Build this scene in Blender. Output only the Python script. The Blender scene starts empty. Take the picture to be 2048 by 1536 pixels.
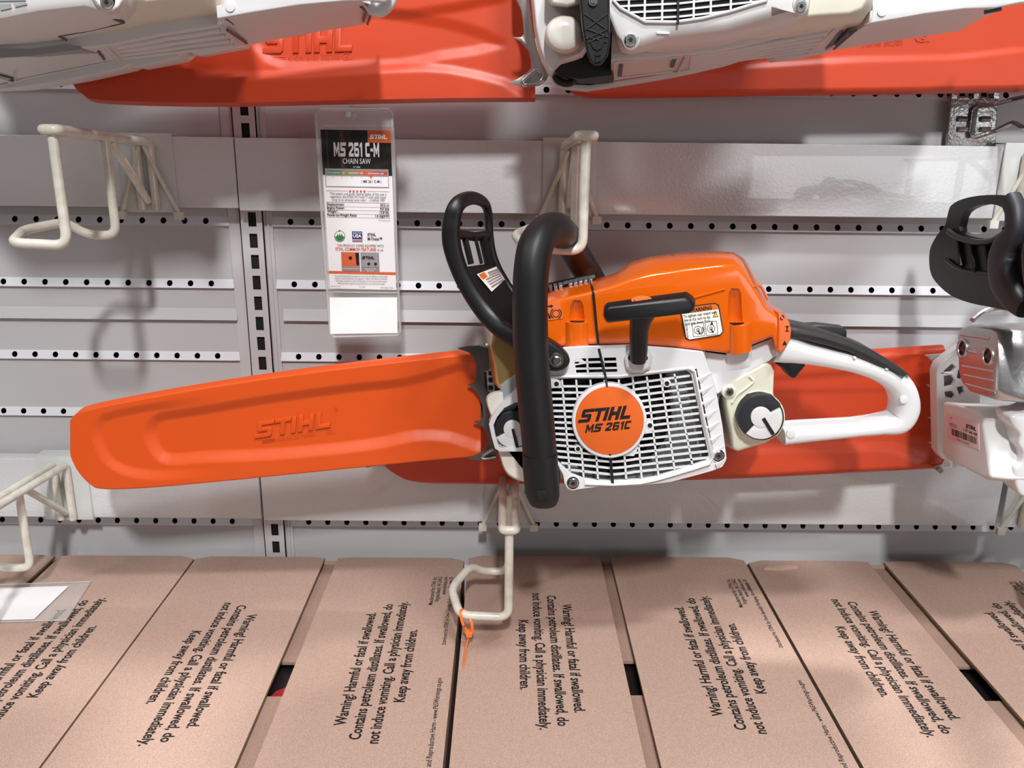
import bpy, bmesh, math, random
import numpy as np
from mathutils import Vector, Matrix
from mathutils.geometry import tessellate_polygon
random.seed(7)
S = bpy.context.scene
COL = S.collection
PI = math.pi

# ------------------------------------------------------------------ camera
FPX, PITCH, ROLL, YAW, DIST, H = 1704.0, .2828, .0114, -.0080, 1.0426, 1.50
def _axes():
    cp, sp = math.cos(PITCH), math.sin(PITCH)
    f = Vector((0, cp, -sp)); u = Vector((0, sp, cp)); x = Vector((1, 0, 0))
    R = Matrix.Rotation(YAW, 3, 'Z'); f, u, x = R @ f, R @ u, R @ x
    cr, sr = math.cos(ROLL), math.sin(ROLL)
    return cr*x + sr*u, -sr*x + cr*u, f
AX, AU, AF = _axes()
CAM = Vector((0, -DIST, H))
cd = bpy.data.cameras.new('camera'); cam = bpy.data.objects.new('camera', cd); COL.objects.link(cam)
cd.sensor_width = 36; cd.lens = FPX/2048*36; cd.clip_start = .02
M3 = Matrix((AX, AU, -AF)).transposed()
cam.matrix_world = Matrix.Translation(CAM) @ M3.to_4x4()
S.camera = cam
# ------------------------------------------------------------------ light
S.view_settings.view_transform = 'Standard'; S.view_settings.look = 'None'
S.view_settings.exposure = -0.05; S.view_settings.gamma = 1; S.view_settings.use_curve_mapping = False
W = bpy.data.worlds.new('World'); S.world = W; W.use_nodes = True
W.node_tree.nodes['Background'].inputs[0].default_value = (1.0, .99, .99, 1)
W.node_tree.nodes['Background'].inputs[1].default_value = .16
def area(name, loc, tgt, sx, sy, power, col=(1, 1, 1)):
    l = bpy.data.lights.new(name, 'AREA'); l.shape = 'RECTANGLE'; l.size = sx; l.size_y = sy; l.energy = power; l.color = col
    o = bpy.data.objects.new(name, l); COL.objects.link(o); o.location = loc
    d = Vector(tgt) - Vector(loc); o.rotation_euler = d.to_track_quat('-Z', 'Y').to_euler(); return o
area('ceiling_light_aisle', (.1, -2.9, 3.65), (0, 0, 1.2), .16, .3, 100, (1, 1, .99))
area('ceiling_light_near', (.6, -1.5, 3.7), (0, 0, 1.2), .5, .15, 50, (.97, .985, 1))
area('ceiling_light_left', (-2.2, -1.9, 3.6), (0, 0, 1.2), .3, 1.0, 18, (1, .98, .96))
area('ceiling_light_overhead', (.75, .35, 3.7), (.1, -.3, 1.1), .28, .28, 60, (1, .99, .98))
area('shopfront_window_light', (2.7, -4.0, 1.35), (.8, 0, 1.4), 1.9, 1.3, 22, (.95, 1, 1))

# ------------------------------------------------------------------ helpers
def ray(px, py):
    return (AF + AX*((px-1024)/FPX) - AU*((py-768)/FPX))
def at(px, py, Y):
    d = ray(px, py); return CAM + d*((Y-CAM.y)/d.y)
def atx(px, py, X):
    d = ray(px, py); return CAM + d*((X-CAM.x)/d.x)
def atz(px, py, Z):
    d = ray(px, py); return CAM + d*((Z-CAM.z)/d.z)
def pt(p, Y=None):
    if len(p) == 3: return at(p[0], p[1], p[2])
    return at(p[0], p[1], Y)
def srgb(r, g, b):
    f = lambda c: (c/255/12.92) if c/255 <= .04045 else ((c/255+.055)/1.055)**2.4
    return (f(r), f(g), f(b), 1)
MATS = {}
def mat(name, col, rough=.5, metal=0., bump=None, noise=None, spec=.5, coat=0., trans=0., alpha=1., emit=None):
    m = bpy.data.materials.new(name); m.use_nodes = True; nt = m.node_tree; b = nt.nodes['Principled BSDF']
    b.inputs['Base Color'].default_value = col; b.inputs['Roughness'].default_value = rough
    b.inputs['Metallic'].default_value = metal; b.inputs['Specular IOR Level'].default_value = spec
    b.inputs['Coat Weight'].default_value = coat; b.inputs['Transmission Weight'].default_value = trans
    b.inputs['Alpha'].default_value = alpha
    tc = nt.nodes.new('ShaderNodeTexCoord')
    if noise:                                       # (scale, second colour, sharpness lo, hi)
        n = nt.nodes.new('ShaderNodeTexNoise'); n.inputs['Scale'].default_value = noise[0]; n.inputs['Detail'].default_value = 4
        nt.links.new(tc.outputs['Object'], n.inputs['Vector'])
        r = nt.nodes.new('ShaderNodeValToRGB'); r.color_ramp.elements[0].position = noise[2]; r.color_ramp.elements[1].position = noise[3]
        r.color_ramp.elements[0].color = col; r.color_ramp.elements[1].color = noise[1]
        nt.links.new(n.outputs['Fac'], r.inputs['Fac']); nt.links.new(r.outputs['Color'], b.inputs['Base Color'])
    if bump:                                        # (scale, strength, distance)
        n = nt.nodes.new('ShaderNodeTexNoise'); n.inputs['Scale'].default_value = bump[0]; n.inputs['Detail'].default_value = 2
        nt.links.new(tc.outputs['Object'], n.inputs['Vector'])
        bp = nt.nodes.new('ShaderNodeBump'); bp.inputs['Strength'].default_value = bump[1]; bp.inputs['Distance'].default_value = bump[2]
        nt.links.new(n.outputs['Fac'], bp.inputs['Height']); nt.links.new(bp.outputs['Normal'], b.inputs['Normal'])
    MATS[name] = m; return m
mat('wall_paint', srgb(184, 183, 185), .55, bump=(900, .06, .001))
mat('wall_paint_lit', srgb(214, 215, 221), .5, bump=(900, .06, .001))  # same paint as the wall panels, lightened to imitate light on the strips
mat('beam_paint', srgb(206, 207, 209), .26, bump=(300, .55, .001), coat=.9)
mat('post_paint', srgb(196, 192, 195), .35)
mat('black_void', srgb(8, 8, 9), .8)
mat('hook_paint', srgb(214, 210, 198), .28, coat=.3, noise=(60, srgb(190, 184, 172), .45, .75))
mat('hook_worn', srgb(170, 158, 148), .45, noise=(180, srgb(120, 105, 98), .4, .65))
mat('plate_paint', srgb(200, 203, 202), .3, coat=.2)
mat('zinc', srgb(150, 146, 146), .2, metal=.9, bump=(260, .4, .001))
mat('scabbard', srgb(210, 78, 16), .45, bump=(1500, .12, .0005))
mat('scabbard_red', srgb(198, 66, 32), .4, bump=(1500, .12, .0005))
mat('orange_gloss', srgb(224, 98, 12), .16, coat=.5)
mat('orange_disc', srgb(222, 100, 36), .4)
mat('orange_label', srgb(232, 112, 56), .35)
mat('white_gloss', srgb(224, 224, 226), .25, coat=.25)
mat('white_plastic', srgb(216, 215, 215), .4, bump=(1200, .05, .0004))
mat('tank', srgb(222, 218, 200), .4, bump=(300, .05, .0006))
mat('oil_tank', srgb(225, 220, 212), .3)
mat('black_plastic', srgb(13, 13, 14), .42, bump=(1400, .1, .0004))
mat('black_rubber', srgb(15, 15, 18), .5, bump=(2500, .12, .0003))
mat('dark_plastic', srgb(34, 35, 41), .5, bump=(1400, .15, .0005))
mat('grip_grey', srgb(44, 43, 43), .55, bump=(1600, .2, .0005))
mat('chrome', srgb(215, 215, 215), .22, metal=1., bump=(300, .1, .0006))
mat('spike_grey', srgb(96, 96, 102), .4, metal=.6)
mat('spike_bright', srgb(205, 198, 194), .28, metal=.75)
mat('muffler_gold_reflection', srgb(198, 168, 112), .28, metal=.75, bump=(60, .2, .002))  # muffler metal with a gold-tinted reflection painted into its base colour
mat('alu', srgb(195, 193, 194), .3, metal=.85, bump=(120, .3, .001))
mat('inner_grey', srgb(150, 154, 156), .5)
mat('flywheel', srgb(58, 58, 62), .35, metal=.4)
mat('card_white', srgb(236, 232, 234), .5)
mat('price_white', srgb(255, 255, 255), .5)
mat('card_dark', srgb(22, 20, 22), .45, noise=(45, srgb(58, 56, 42), .5, .8))
mat('bark', srgb(70, 45, 38), .5)
mat('card_orange', srgb(214, 96, 50), .5)
mat('card_red', srgb(205, 70, 62), .5)
mat('card_grey', srgb(150, 146, 150), .5)
mat('card_green', srgb(54, 120, 70), .5)
mat('card_olive', srgb(150, 140, 50), .5)
mat('card_blue', srgb(38, 54, 110), .5)
mat('line_grey', srgb(150, 130, 130), .5)
mat('line_red', srgb(190, 120, 115), .5)
mat('ink', srgb(20, 18, 20), .5)
mat('ink_box', srgb(18, 14, 14), .7)
mat('ink_white', srgb(238, 236, 236), .5)
mat('label_white', srgb(240, 238, 232), .35)
mat('label_yellow', srgb(235, 205, 50), .4)
mat('label_orange', srgb(222, 108, 28), .4)
mat('label_pink', srgb(226, 196, 194), .4)
mat('cardboard', srgb(188, 160, 146), .8, noise=(1050, srgb(166, 137, 122), .42, .62), bump=(1200, .1, .0004), spec=.2)
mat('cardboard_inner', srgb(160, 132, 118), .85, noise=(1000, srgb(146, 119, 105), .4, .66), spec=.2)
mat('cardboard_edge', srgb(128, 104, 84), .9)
mat('bottle_black', srgb(20, 16, 18), .4)
mat('bottle_red', srgb(150, 30, 34), .4)
mat('rust', srgb(96, 52, 48), .6)
mat('tie_orange', srgb(240, 120, 50), .35)
mat('floor_paint', srgb(104, 88, 84), .5)
mat('sleeve', (.86, .86, .86, 1), .08, trans=0., alpha=.16, spec=.6)
mat('sleeve_edge', (.62, .6, .58, 1), .15, alpha=.55, spec=.6)

def smoothpath(P, n=6, closed=False):
    P = [Vector(p) for p in P]; out = []; N = len(P)
    rng = range(N if closed else N-1)
    for i in rng:
        if closed: a, b, c, d = P[(i-1) % N], P[i], P[(i+1) % N], P[(i+2) % N]
        else: a, b, c, d = P[max(i-1, 0)], P[i], P[i+1], P[min(i+2, N-1)]
        for k in range(n):
            t = k/n
            out.append(.5*((2*b) + (c-a)*t + (2*a-5*b+4*c-d)*t*t + (-a+3*b-3*c+d)*t**3))
    if not closed: out.append(P[-1].copy())
    return out
def filletpath(P, r, n=5):
    P = [Vector(p) for p in P]; out = [P[0]]
    for i in range(1, len(P)-1):
        a, b, c = P[i-1], P[i], P[i+1]
        u = (a-b); v = (c-b); rr = min(r, u.length*.49, v.length*.49); u.normalize(); v.normalize()
        s, e = b+u*rr, b+v*rr
        for k in range(n+1):
            t = k/n; out.append(s*(1-t)**2 + b*2*t*(1-t) + e*t*t)
    out.append(P[-1]); return out
def sm2(P, n=4):                                   # smooth closed px outline
    Q = smoothpath([(p[0], p[1], 0) for p in P], n, True); return [(q.x, q.y) for q in Q]
def circ(cx, cy, r, n=40, ry=None, a0=0, a1=2*PI, close=False):
    ry = ry or r; m = n+1 if close else n
    return [(cx+r*math.cos(a0+(a1-a0)*i/n), cy+ry*math.sin(a0+(a1-a0)*i/n)) for i in range(m)]
def inside(p, poly):
    x, y = p; c = False; j = len(poly)-1
    for i in range(len(poly)):
        a, b = poly[i], poly[j]
        if (a[1] > y) != (b[1] > y) and x < (b[0]-a[0])*(y-a[1])/(b[1]-a[1])+a[0]: c = not c
        j = i
    return c

class MB:
    def __init__(s): s.v = []; s.f = []; s.m = []; s.st = []
    def add(s, v, f, mi=0):
        o = len(s.v); s.st.append((o, len(s.f))); s.v += [Vector(p) for p in v]
        s.f += [tuple(i+o for i in q) for q in f]; s.m += [mi]*len(f); return s
    def rings(s, R, mi=0, cap=True, closed=True):
        assert all(len(q) == len(R[0]) for q in R), [len(q) for q in R]
        n = len(R[0]); v = [p for r in R for p in r]; f = []
        for i in range(len(R)-1):
            for j in range(n if closed else n-1):
                k = (j+1) % n; f.append((i*n+j, i*n+k, (i+1)*n+k, (i+1)*n+j))
        if cap: f.append(tuple(range(n))[::-1]); f.append(tuple(range((len(R)-1)*n, len(R)*n)))
        return s.add(v, f, mi)
    def loft(s, specs, mi=0):                      # [(px outline, Y), ...]
        return s.rings([[at(p[0], p[1], Y) for p in P] for P, Y in specs], mi)
    def prism(s, P, yf, yb, mi=0, r=0.0, k=3):     # outline in px at depth yf, true extrusion to yb; r rounds the front rim
        F = [at(p[0], p[1], yf) for p in P]
        return s.slab(F, Vector((0, yb-yf, 0)), mi, r, k)
    def slab(s, F, ex, mi=0, r=0.0, k=3):
        F = [Vector(p) for p in F]
        if r <= 0: return s.rings([F, [p+ex for p in F]], mi)
        n = len(F); e = ex.normalized(); nr = Vector((0, 0, 0))
        for i in range(n): nr += (F[i]-F[0]).cross(F[(i+1) % n]-F[0])
        nr.normalize(); off = []
        for i in range(n):
            a = (F[i]-F[i-1]).normalized(); b = (F[(i+1) % n]-F[i]).normalized()
            na, nb = nr.cross(a), nr.cross(b); m = (na+nb)
            if m.length < 1e-6: m = na
            m.normalize(); c = max(.5, m.dot(na)); off.append(m/c)
        R = []
        for q in range(k+1):
            t = q/k*PI/2; R.append([F[i]+off[i]*(r*(1-math.sin(t)))+e*(r*(1-math.cos(t))) for i in range(n)])
        R.append([p+ex for p in F]); return s.rings(R, mi)
    def holed(s, outer, holes, ex, mi=0):          # world loops, extruded with holes
        loops = [outer]+holes; flat = [Vector(p) for l in loops for p in l]; tri = tessellate_polygon([[Vector(p) for p in l] for l in loops])
        n = len(flat); v = flat+[p+ex for p in flat]
        f = [tuple(t) for t in tri]+[tuple(i+n for i in t)[::-1] for t in tri]; o = 0
        for l in loops:
            m = len(l)
            for i in range(m): j = (i+1) % m; f.append((o+i, o+j, o+j+n, o+i+n))
            o += m
        return s.add(v, f, mi)
    def box(s, a, b, mi=0):
        x0, y0, z0 = a; x1, y1, z1 = b
        return s.rings([[(x0, y0, z0), (x1, y0, z0), (x1, y0, z1), (x0, y0, z1)], [(x0, y1, z0), (x1, y1, z0), (x1, y1, z1), (x0, y1, z1)]], mi)
    def tube(s, P, r, seg=12, mi=0, closed=False, ref=None, n=2., rip=0., cap=True):
        P = [Vector(p) for p in P]; N = len(P); R = []
        rad = r if isinstance(r, list) else [r]*N
        if len(rad) != N: rad = [rad[min(int(i/(N-1)*(len(rad)-1)), len(rad)-1)] if i == N-1 else None for i in range(N)] if 0 else [
            (lambda t: tuple(a+(b-a)*(t-int(t)) for a, b in zip(*(map(lambda q: q if isinstance(q, tuple) else (q, q), (rad[int(t)], rad[min(int(t)+1, len(rad)-1)]))))))(i/(N-1)*(len(rad)-1)) for i in range(N)]
        up = Vector(ref) if ref else None
        for i in range(N):
            if closed: t = P[(i+1) % N]-P[i-1]
            else: t = P[min(i+1, N-1)]-P[max(i-1, 0)]
            t.normalize()
            if ref: u = Vector(ref)
            else:
                if up is None: up = Vector((0, 0, 1)) if abs(t.z) < .9 else Vector((1, 0, 0))
                u = up
            u = (u-t*u.dot(t)).normalized(); up = u; w = t.cross(u)
            q = rad[i]; ra, rb = q if isinstance(q, tuple) else (q, q); ring = []
            for k in range(seg):
                a = 2*PI*k/seg; c, d = math.cos(a), math.sin(a)
                e = (abs(c)**n+abs(d)**n)**(-1/n) if n != 2 else 1
                e *= 1+rip*math.cos(8*a)
                ring.append(P[i]+u*(ra*c*e)+w*(rb*d*e))
            R.append(ring)
        if closed: R.append(R[0]); return s.rings(R, mi, cap=False)
        return s.rings(R, mi, cap)
    def build_each(s, name, mats, parent=None, bevel=0., ang=35):
        o = None
        for i, (v0, f0) in enumerate(s.st):
            v1, f1 = s.st[i+1] if i+1 < len(s.st) else (len(s.v), len(s.f))
            q = MB(); q.add(s.v[v0:v1], [tuple(k-v0 for k in f) for f in s.f[f0:f1]]); q.m = s.m[f0:f1]; o = q.build(name, mats, parent, bevel, ang)
        return o
    def build(s, name, mats, parent=None, bevel=0., ang=35, merge=False):
        me = bpy.data.meshes.new(name)
        org = WORG.get(parent.name, Vector((0, 0, 0))) if parent else Vector((0, 0, 0))
        me.from_pydata([p-org for p in s.v], [], s.f)
        for mm in (mats if isinstance(mats, (list, tuple)) else [mats]): me.materials.append(MATS[mm])
        for p, mi in zip(me.polygons, s.m): p.material_index = mi; p.use_smooth = True
        bm = bmesh.new(); bm.from_mesh(me)
        if merge: bmesh.ops.remove_doubles(bm, verts=bm.verts, dist=1e-6)
        bmesh.ops.recalc_face_normals(bm, faces=bm.faces); bm.to_mesh(me); bm.free()
        me.set_sharp_from_angle(angle=math.radians(ang))
        o = bpy.data.objects.new(name, me); COL.objects.link(o)
        if parent: o.parent = parent; WORG[o.name] = org
        if bevel:
            b = o.modifiers.new('bevel', 'BEVEL'); b.width = bevel; b.segments = 3; b.limit_method = 'ANGLE'; b.angle_limit = math.radians(38); b.harden_normals = False
        return o
WORG = {}
def thing(name, label, cat, loc, group=None):
    o = bpy.data.objects.new(name, None); COL.objects.link(o); o.empty_display_size = .02; o.location = loc; WORG[o.name] = Vector(loc)
    return tag(o, label, cat, group)
def tag(o, label=None, cat=None, group=None, kind=None):
    if label: o['label'] = label
    if cat: o['category'] = cat
    if group: o['group'] = group
    if kind: o['kind'] = kind
    return o
def copy_tree(o, loc, label, group):
    c = o.copy(); COL.objects.link(c); c.location = loc; tag(c, label, None, group)
    for ch in list(o.children):
        d = ch.copy(); COL.objects.link(d); d.parent = c
        for g in list(ch.children):
            e = g.copy(); COL.objects.link(e); e.parent = d
    return c

# ---- lettering
TXT = {}
def textmesh(st, bold=0.):
    k = (st, bold)
    if k in TXT: return TXT[k]
    cu = bpy.data.curves.new('t', 'FONT'); cu.body = st; cu.resolution_u = 2; cu.offset = bold
    o = bpy.data.objects.new('t', cu); COL.objects.link(o); dg = bpy.context.evaluated_depsgraph_get()
    me = bpy.data.meshes.new_from_object(o.evaluated_get(dg))
    v = [(p.co.x, p.co.y) for p in me.vertices]; f = [tuple(p.vertices) for p in me.polygons]
    bpy.data.objects.remove(o); bpy.data.curves.remove(cu); bpy.data.meshes.remove(me)
    if not v: v = [(0, 0)]
    x0 = min(p[0] for p in v); x1 = max(p[0] for p in v)
    TXT[k] = (v, f, x0, x1); return TXT[k]
def put_text(mb, st, O, X, U, h, mi=0, width=None, align='l', shear=0., bold=0., sx=1.):
    """flat lettering: O origin, X reading direction, U up, h = font size"""
    v, f, x0, x1 = textmesh(st, bold); k = h*sx
    if width: k = width/(x1-x0)
    off = {'l': -x0, 'c': -(x0+x1)/2, 'r': -x1}[align]
    X = X.normalized(); U = U.normalized()
    mb.add([O+X*((p[0]+off)*k+p[1]*shear*h)+U*(p[1]*h) for p in v], f, mi)
LOGO = {  # heavy slanted capitals on a unit-high body (before shear)
 'S': ([(-.12, 0), (.86, 0), (1.0, .1), (1.0, .52), (.88, .62), (.34, .62), (.34, .76), (1.14, .76), (1.14, 1), (.14, 1), (.02, .9), (.02, .48), (.14, .38), (.68, .38), (.68, .24), (-.12, .24)], 1.22),
 'T': ([(.3, 0), (.62, 0), (.62, .76), (.98, .76), (.98, 1), (-.06, 1), (-.06, .76), (.3, .76)], 1.0),
 'I': ([(0, 0), (.32, 0), (.32, 1), (0, 1)], .45),
 'H': ([(0, 0), (.32, 0), (.32, .36), (.68, .36), (.68, 0), (1, 0), (1, 1), (.68, 1), (.68, .62), (.32, .62), (.32, 1), (0, 1)], 1.13),
 'L': ([(0, 0), (.95, 0), (.95, .25), (.32, .25), (.32, 1), (0, 1)], 1.0)}
LOGO.update({
 'M': ([(0, 0), (.26, 0), (.26, .58), (.5, .16), (.62, .16), (.86, .58), (.86, 0), (1.12, 0), (1.12, 1), (.86, 1), (.56, .5), (.26, 1), (0, 1)], 1.3),
 '2': ([(0, 0), (.92, 0), (.92, .24), (.4, .24), (.92, .54), (.92, .86), (.8, 1), (.1, 1), (0, .88), (0, .7), (.28, .7), (.28, .76), (.64, .76), (.64, .64), (0, .26)], 1.08),
 '6': ([(.12, 0), (.82, 0), (.94, .12), (.94, .5), (.82, .62), (.28, .62), (.28, .76), (.88, .76), (.88, 1), (.12, 1), (0, .88), (0, .31), (.28, .31), (.28, .42), (.66, .42), (.66, .22), (.28, .22), (.28, .30), (0, .30), (0, .12)], 1.08),
 '1': ([(.22, 0), (.5, 0), (.5, 1), (.26, 1), (0, .8), (0, .62), (.22, .74)], .68),
 'C': ([(.12, 0), (.85, 0), (.85, .24), (.28, .24), (.28, .76), (.85, .76), (.85, 1), (.12, 1), (0, .88), (0, .12)], 1.0),
 '-': ([(0, .38), (.5, .38), (.5, .6), (0, .6)], .62), ' ': (None, .45)})
def put_logo(mb, O, X, U, h, width, N=None, thick=0., mi=0, shear=.22, r=0., word='STIHL'):
    tot = sum(LOGO[c][1] for c in word); k = (width-shear*h)/tot; x = 0
    X = X.normalized(); U = U.normalized(); N = N or X.cross(U)
    for c in word:
        P, adv = LOGO[c]
        if P is None: x += adv; continue
        F = [O+X*((x+p[0])*k+p[1]*shear*h)+U*(p[1]*h) for p in P]; x += adv
        if thick: mb.slab([p+N*thick for p in F], -N*thick*1.3, mi, r, 2)
        else:
            tri = tessellate_polygon([F]); mb.add(F, [tuple(t) for t in tri], mi)
def basis(a, b, Y):                                # px a -> px b on plane Y: origin, x dir, up dir
    A, B = at(*a, Y), at(*b, Y); X = (B-A).normalized(); U = Vector((-X.z, 0, X.x)); return A, X, U, (B-A).length

# ================================================================== SETTING
YB = 0.0
zrow = [H-.1016, H-.1774, H-.2691, H-.4963]
def struct(o): return tag(o, kind='structure')
# back panel of the display wall
POSTX = -.3061
Zt, Zb = H+.42, .05
mb = MB(); mb.box((-1.4, .012, Zb), (1.4, .03, Zt)); struct(mb.build('wall_back', 'black_void'))
def strip_row(zc, x0, x1, phase):
    m = MB(); hgt = .0105; sl = .0040; X0, X1 = x0, x1
    P = lambda x, z: (x, -.0006-sl*(zc+hgt/2-z)/hgt, z)
    outer = [P(X0, zc-hgt/2), P(X1, zc-hgt/2), P(X1, zc+hgt/2), P(X0, zc+hgt/2)]; holes = []
    k0 = math.ceil((X0+.006-phase)/.0254)
    x = phase+k0*.0254
    while x < X1-.006:
        holes.append([P(x+.0036*math.cos(a*PI/7), zc+.0036*math.sin(a*PI/7)) for a in range(14)]); x += .0254
    m.holed(outer, holes, Vector((0, .0008, 0))); return m
ph = at(198, 1038, 0).x
rowz = [at(100, 168, 0).z] + zrow + [at(75, 821, 0).z, at(300, 1132, 0).z]
rowz = sorted(rowz, reverse=True)
# left and right bays, pierced strips and plain sheet between them
SH = []
bays = [(-1.4, POSTX-.028, 'left'), (POSTX+.0235, 1.4, 'right')]
edges = [Zt]+rowz+[Zb]
for bi, (x0, x1, nm) in enumerate(bays):
    m = MB()
    for a, b in zip(edges[:-1], edges[1:]):
        zt = a-(.00525 if a != Zt else 0); zb = b+(.00525 if b != Zb else 0)
        m.rings([[(x0, -.0046, zt), (x0, 0, zt-.002), (x0, 0, zb+.004), (x0, -.0006, zb), (x0, .004, zb), (x0, .004, zt)],
                 [(x1, -.0046, zt), (x1, 0, zt-.002), (x1, 0, zb+.004), (x1, -.0006, zb), (x1, .004, zb), (x1, .004, zt)]])
    struct(m.build('wall_panel_'+nm, 'wall_paint'))
    for i, z in enumerate(rowz):
        o = strip_row(z, x0, x1, ph).build('wall_strip_'+nm, 'wall_paint_lit'); struct(o)
    # folded seam between two sheets
    zl = at(300, 628, -.004).z; m = MB()
    xa, xb = (x0, at(474, 628, -.004).x) if nm == 'left' else (at(566, 628, -.004).x, x1)
    m.rings([[(x, -.0005, zl+.0075), (x, -.0065, zl-.0065), (x, -.0005, zl-.0075)] for x in (xa, xb)])
    struct(m.build('trim_seam_'+nm, 'wall_paint'))
# slotted upright
m = MB(); xc = POSTX
m.box((xc-.0285, -.003, Zb), (xc+.024, .008, Zt), 0)
struct(m.build('wall_upright_base', 'post_paint'))
z0 = at(507.7, 481.5, -.008).z; xs = at(507.7, 481.5, -.008).x
sl = []
for k in range(-6, 32):
    z = z0-k*.0254
    if z > Zt-.02 or z < Zb+.02: continue
    sl.append([(xs+dx*.0050, -.009, z+dz*.0085) for dx, dz in ((-1, -1), (1, -1), (1, 1), (-1, 1))])
m = MB(); m.box((xs-.015, -.009, Zb), (xs-.0048, -.0075, Zt)); m.box((xs+.0048, -.009, Zb), (xs+.013, -.0075, Zt))
zz = [Zt]+[q for l in sl for q in (l[2][2], l[0][2])]+[Zb]
for a, b in zip(zz[::2], zz[1::2]): m.box((xs-.0048, -.009, b), (xs+.0048, -.0075, a))
m.box((xs-.015, -.009, Zb), (xs-.0138, -.003, Zt)); m.box((xs+.0118, -.009, Zb), (xs+.013, -.003, Zt))
m.box((xs+.0165, -.0055, Zb), (xs+.0185, -.003, Zt))
struct(m.build('wall_upright', 'post_paint'))
m = MB(); m.box((xs-.0125, -.0055, Zb), (xs+.0115, -.0032, Zt)); struct(m.build('wall_upright_core', 'black_void'))
# floor of the aisle
m = MB(); m.box((-12, -14, -.05), (12, 8, 0)); struct(m.build('floor', 'floor_paint'))

# display shelf beams (crossbars)
YBM = -.031
def beam(name, pa, pb, pc, label):
    a, b, c = at(*pa, YBM), at(*pb, YBM), at(*pc, YBM)
    m = MB(); z1 = (a.z+b.z)/2; z0 = c.z
    m.slab([(a.x, YBM, z0), (b.x, YBM, z0), (b.x, YBM, z1), (a.x, YBM, z1)], Vector((0, .019, 0)), 0, .0012)
    o = m.build(name, 'beam_paint'); tag(o, label, 'crossbar', 'crossbars of the display wall'); return z1, z0
zb1 = beam('crossbar', (-420, 266), (465, 273), (200, 413.5), 'short light grey painted crossbar behind the empty hook at upper left')
beam('crossbar', (468, 277), (2009, 291), (1200, 429), 'long glossy light grey crossbar behind the plastic price sleeve and upper saw hook')
zb2 = beam('crossbar', (-420, 914), (514, 921), (200, 1035), 'light grey crossbar below the tip of the large orange scabbard, ending at the dark joint')
beam('crossbar', (518, 923), (2012, 938), (1200, 1046), 'long light grey lower crossbar running under the centre chainsaw to the right')

# ================================================================== HOOKS
def make_hook(label, loc, group):
    t = thing('display_hook', label, 'hook', loc, group); L = Vector(loc); V = lambda x, y, z: L+Vector((x, y, z))
    m = MB(); m.slab([V(-.031, -.003, -.081), V(.031, -.003, -.081), V(.031, -.003, .0065), V(-.031, -.003, .0065)], Vector((0, .0025, 0)), 0, .001)
    m.box(V(-.031, -.003, .0055), V(.031, .018, .0072)); m.build('mounting_plate', 'plate_paint', t)
    r = .0047
    m = MB(); P = [V(-.0078, -.008, -.078), V(-.0078, -.008, -.003), V(-.0070, -.2, .009), V(-.0070, -.209, .0095), V(.0070, -.209, .0095), V(.0070, -.2, .009), V(.0078, -.008, -.003), V(.0078, -.008, -.078)]
    m.tube(filletpath(P, .007, 5), r, 12); m.build('arm', 'hook_paint', t)
    m = MB(); P = [V(0, -.204, .006), V(0, -.204, -.095), V(-.052, -.204, -.093), V(-.064, -.16, -.086), V(-.044, -.116, -.082), V(-.03, -.101, -.097), V(0, -.1, -.097), V(0, -.1, .002)]
    m.tube(filletpath(P, .012, 6), r, 12); m.build('cradle', 'hook_paint', t)
    m = MB(); m.tube([V(0, -.088, -.001), V(0, -.009, -.068)], .0042, 10); m.build('brace', 'hook_paint', t)
    m = MB()
    for s in (-1, 1):
        m.tube([V(.003*s, -.013, -.007), V(.012*s, -.011, -.032), V(.033*s, -.006, -.082)], .0026, 8); m.box(V(.033*s-.005, -.010, -.089), V(.033*s+.005, -.004, -.080))
    m.build('side_strut', 'hook_paint', t)
    return t
GH = 'white wire display hooks on the crossbars'
def hz(px, py): return at(px, py, YBM)
zA, zC = H-.008, H-.4
hk = make_hook('empty white wire cradle hook at upper left of the wall', (-.413, YBM, zA), GH)
copy_tree(hk, (.0715, YBM, zA), 'white wire cradle hook holding up the centre chainsaw by its front handle', GH)
copy_tree(hk, (at(2012, 290, -.034).x+.031, YBM, zA), 'white hook bracket at the right edge beside the end of the glossy crossbar', GH)
hc = copy_tree(hk, (-.5605, YBM, zC), 'worn white wire hook at lower left, left of the large scabbard tip', GH)
for c in list(hc.children):
    if c.name.startswith('side_strut'): bpy.data.objects.remove(c)
copy_tree(hk, (.0055, YBM, zC), 'white wire cradle hook below the centre chainsaw with orange tie', GH)
copy_tree(hk, (at(2012, 1000, -.034).x+.031, YBM, zC), 'white hook bracket at lower right edge under the right chainsaw', GH)

# zip tie on the lower hook
hp = at(937, 1228, -.234); ZT0 = at(1080, 1122, -.035).z
t = thing('cable_tie', 'thin orange plastic cable tie looped on the lower white wire hook', 'cable tie', hp)
Y0 = -.234
m = MB(); loop = [(927, 1250, Y0-.006), (922, 1232, Y0-.004), (922, 1222, Y0), (930, 1222, Y0+.004), (941, 1240, Y0-.006), (944, 1258, Y0-.008), (941, 1270, Y0-.006), (934, 1262, Y0-.004)]
m.tube(smoothpath([pt(q) for q in loop], 4, True), (.0016), 8, closed=True, n=4); m.build('loop', 'tie_orange', t)
m = MB(); m.prism([(931, 1266), (945, 1266), (944, 1276), (932, 1276)], Y0-.011, Y0-.004, 0, .0008); m.build('head', 'tie_orange', t)
m = MB(); m.tube(smoothpath([at(937, 1272, Y0-.007), at(932, 1296, Y0-.012), atz(928, 1322, ZT0+.006), atz(926, 1338, ZT0+.004)], 4), [(.0012, .0022), (.0011, .002), (.0008, .0008)], 8); m.build('tail', 'tie_orange', t)

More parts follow.
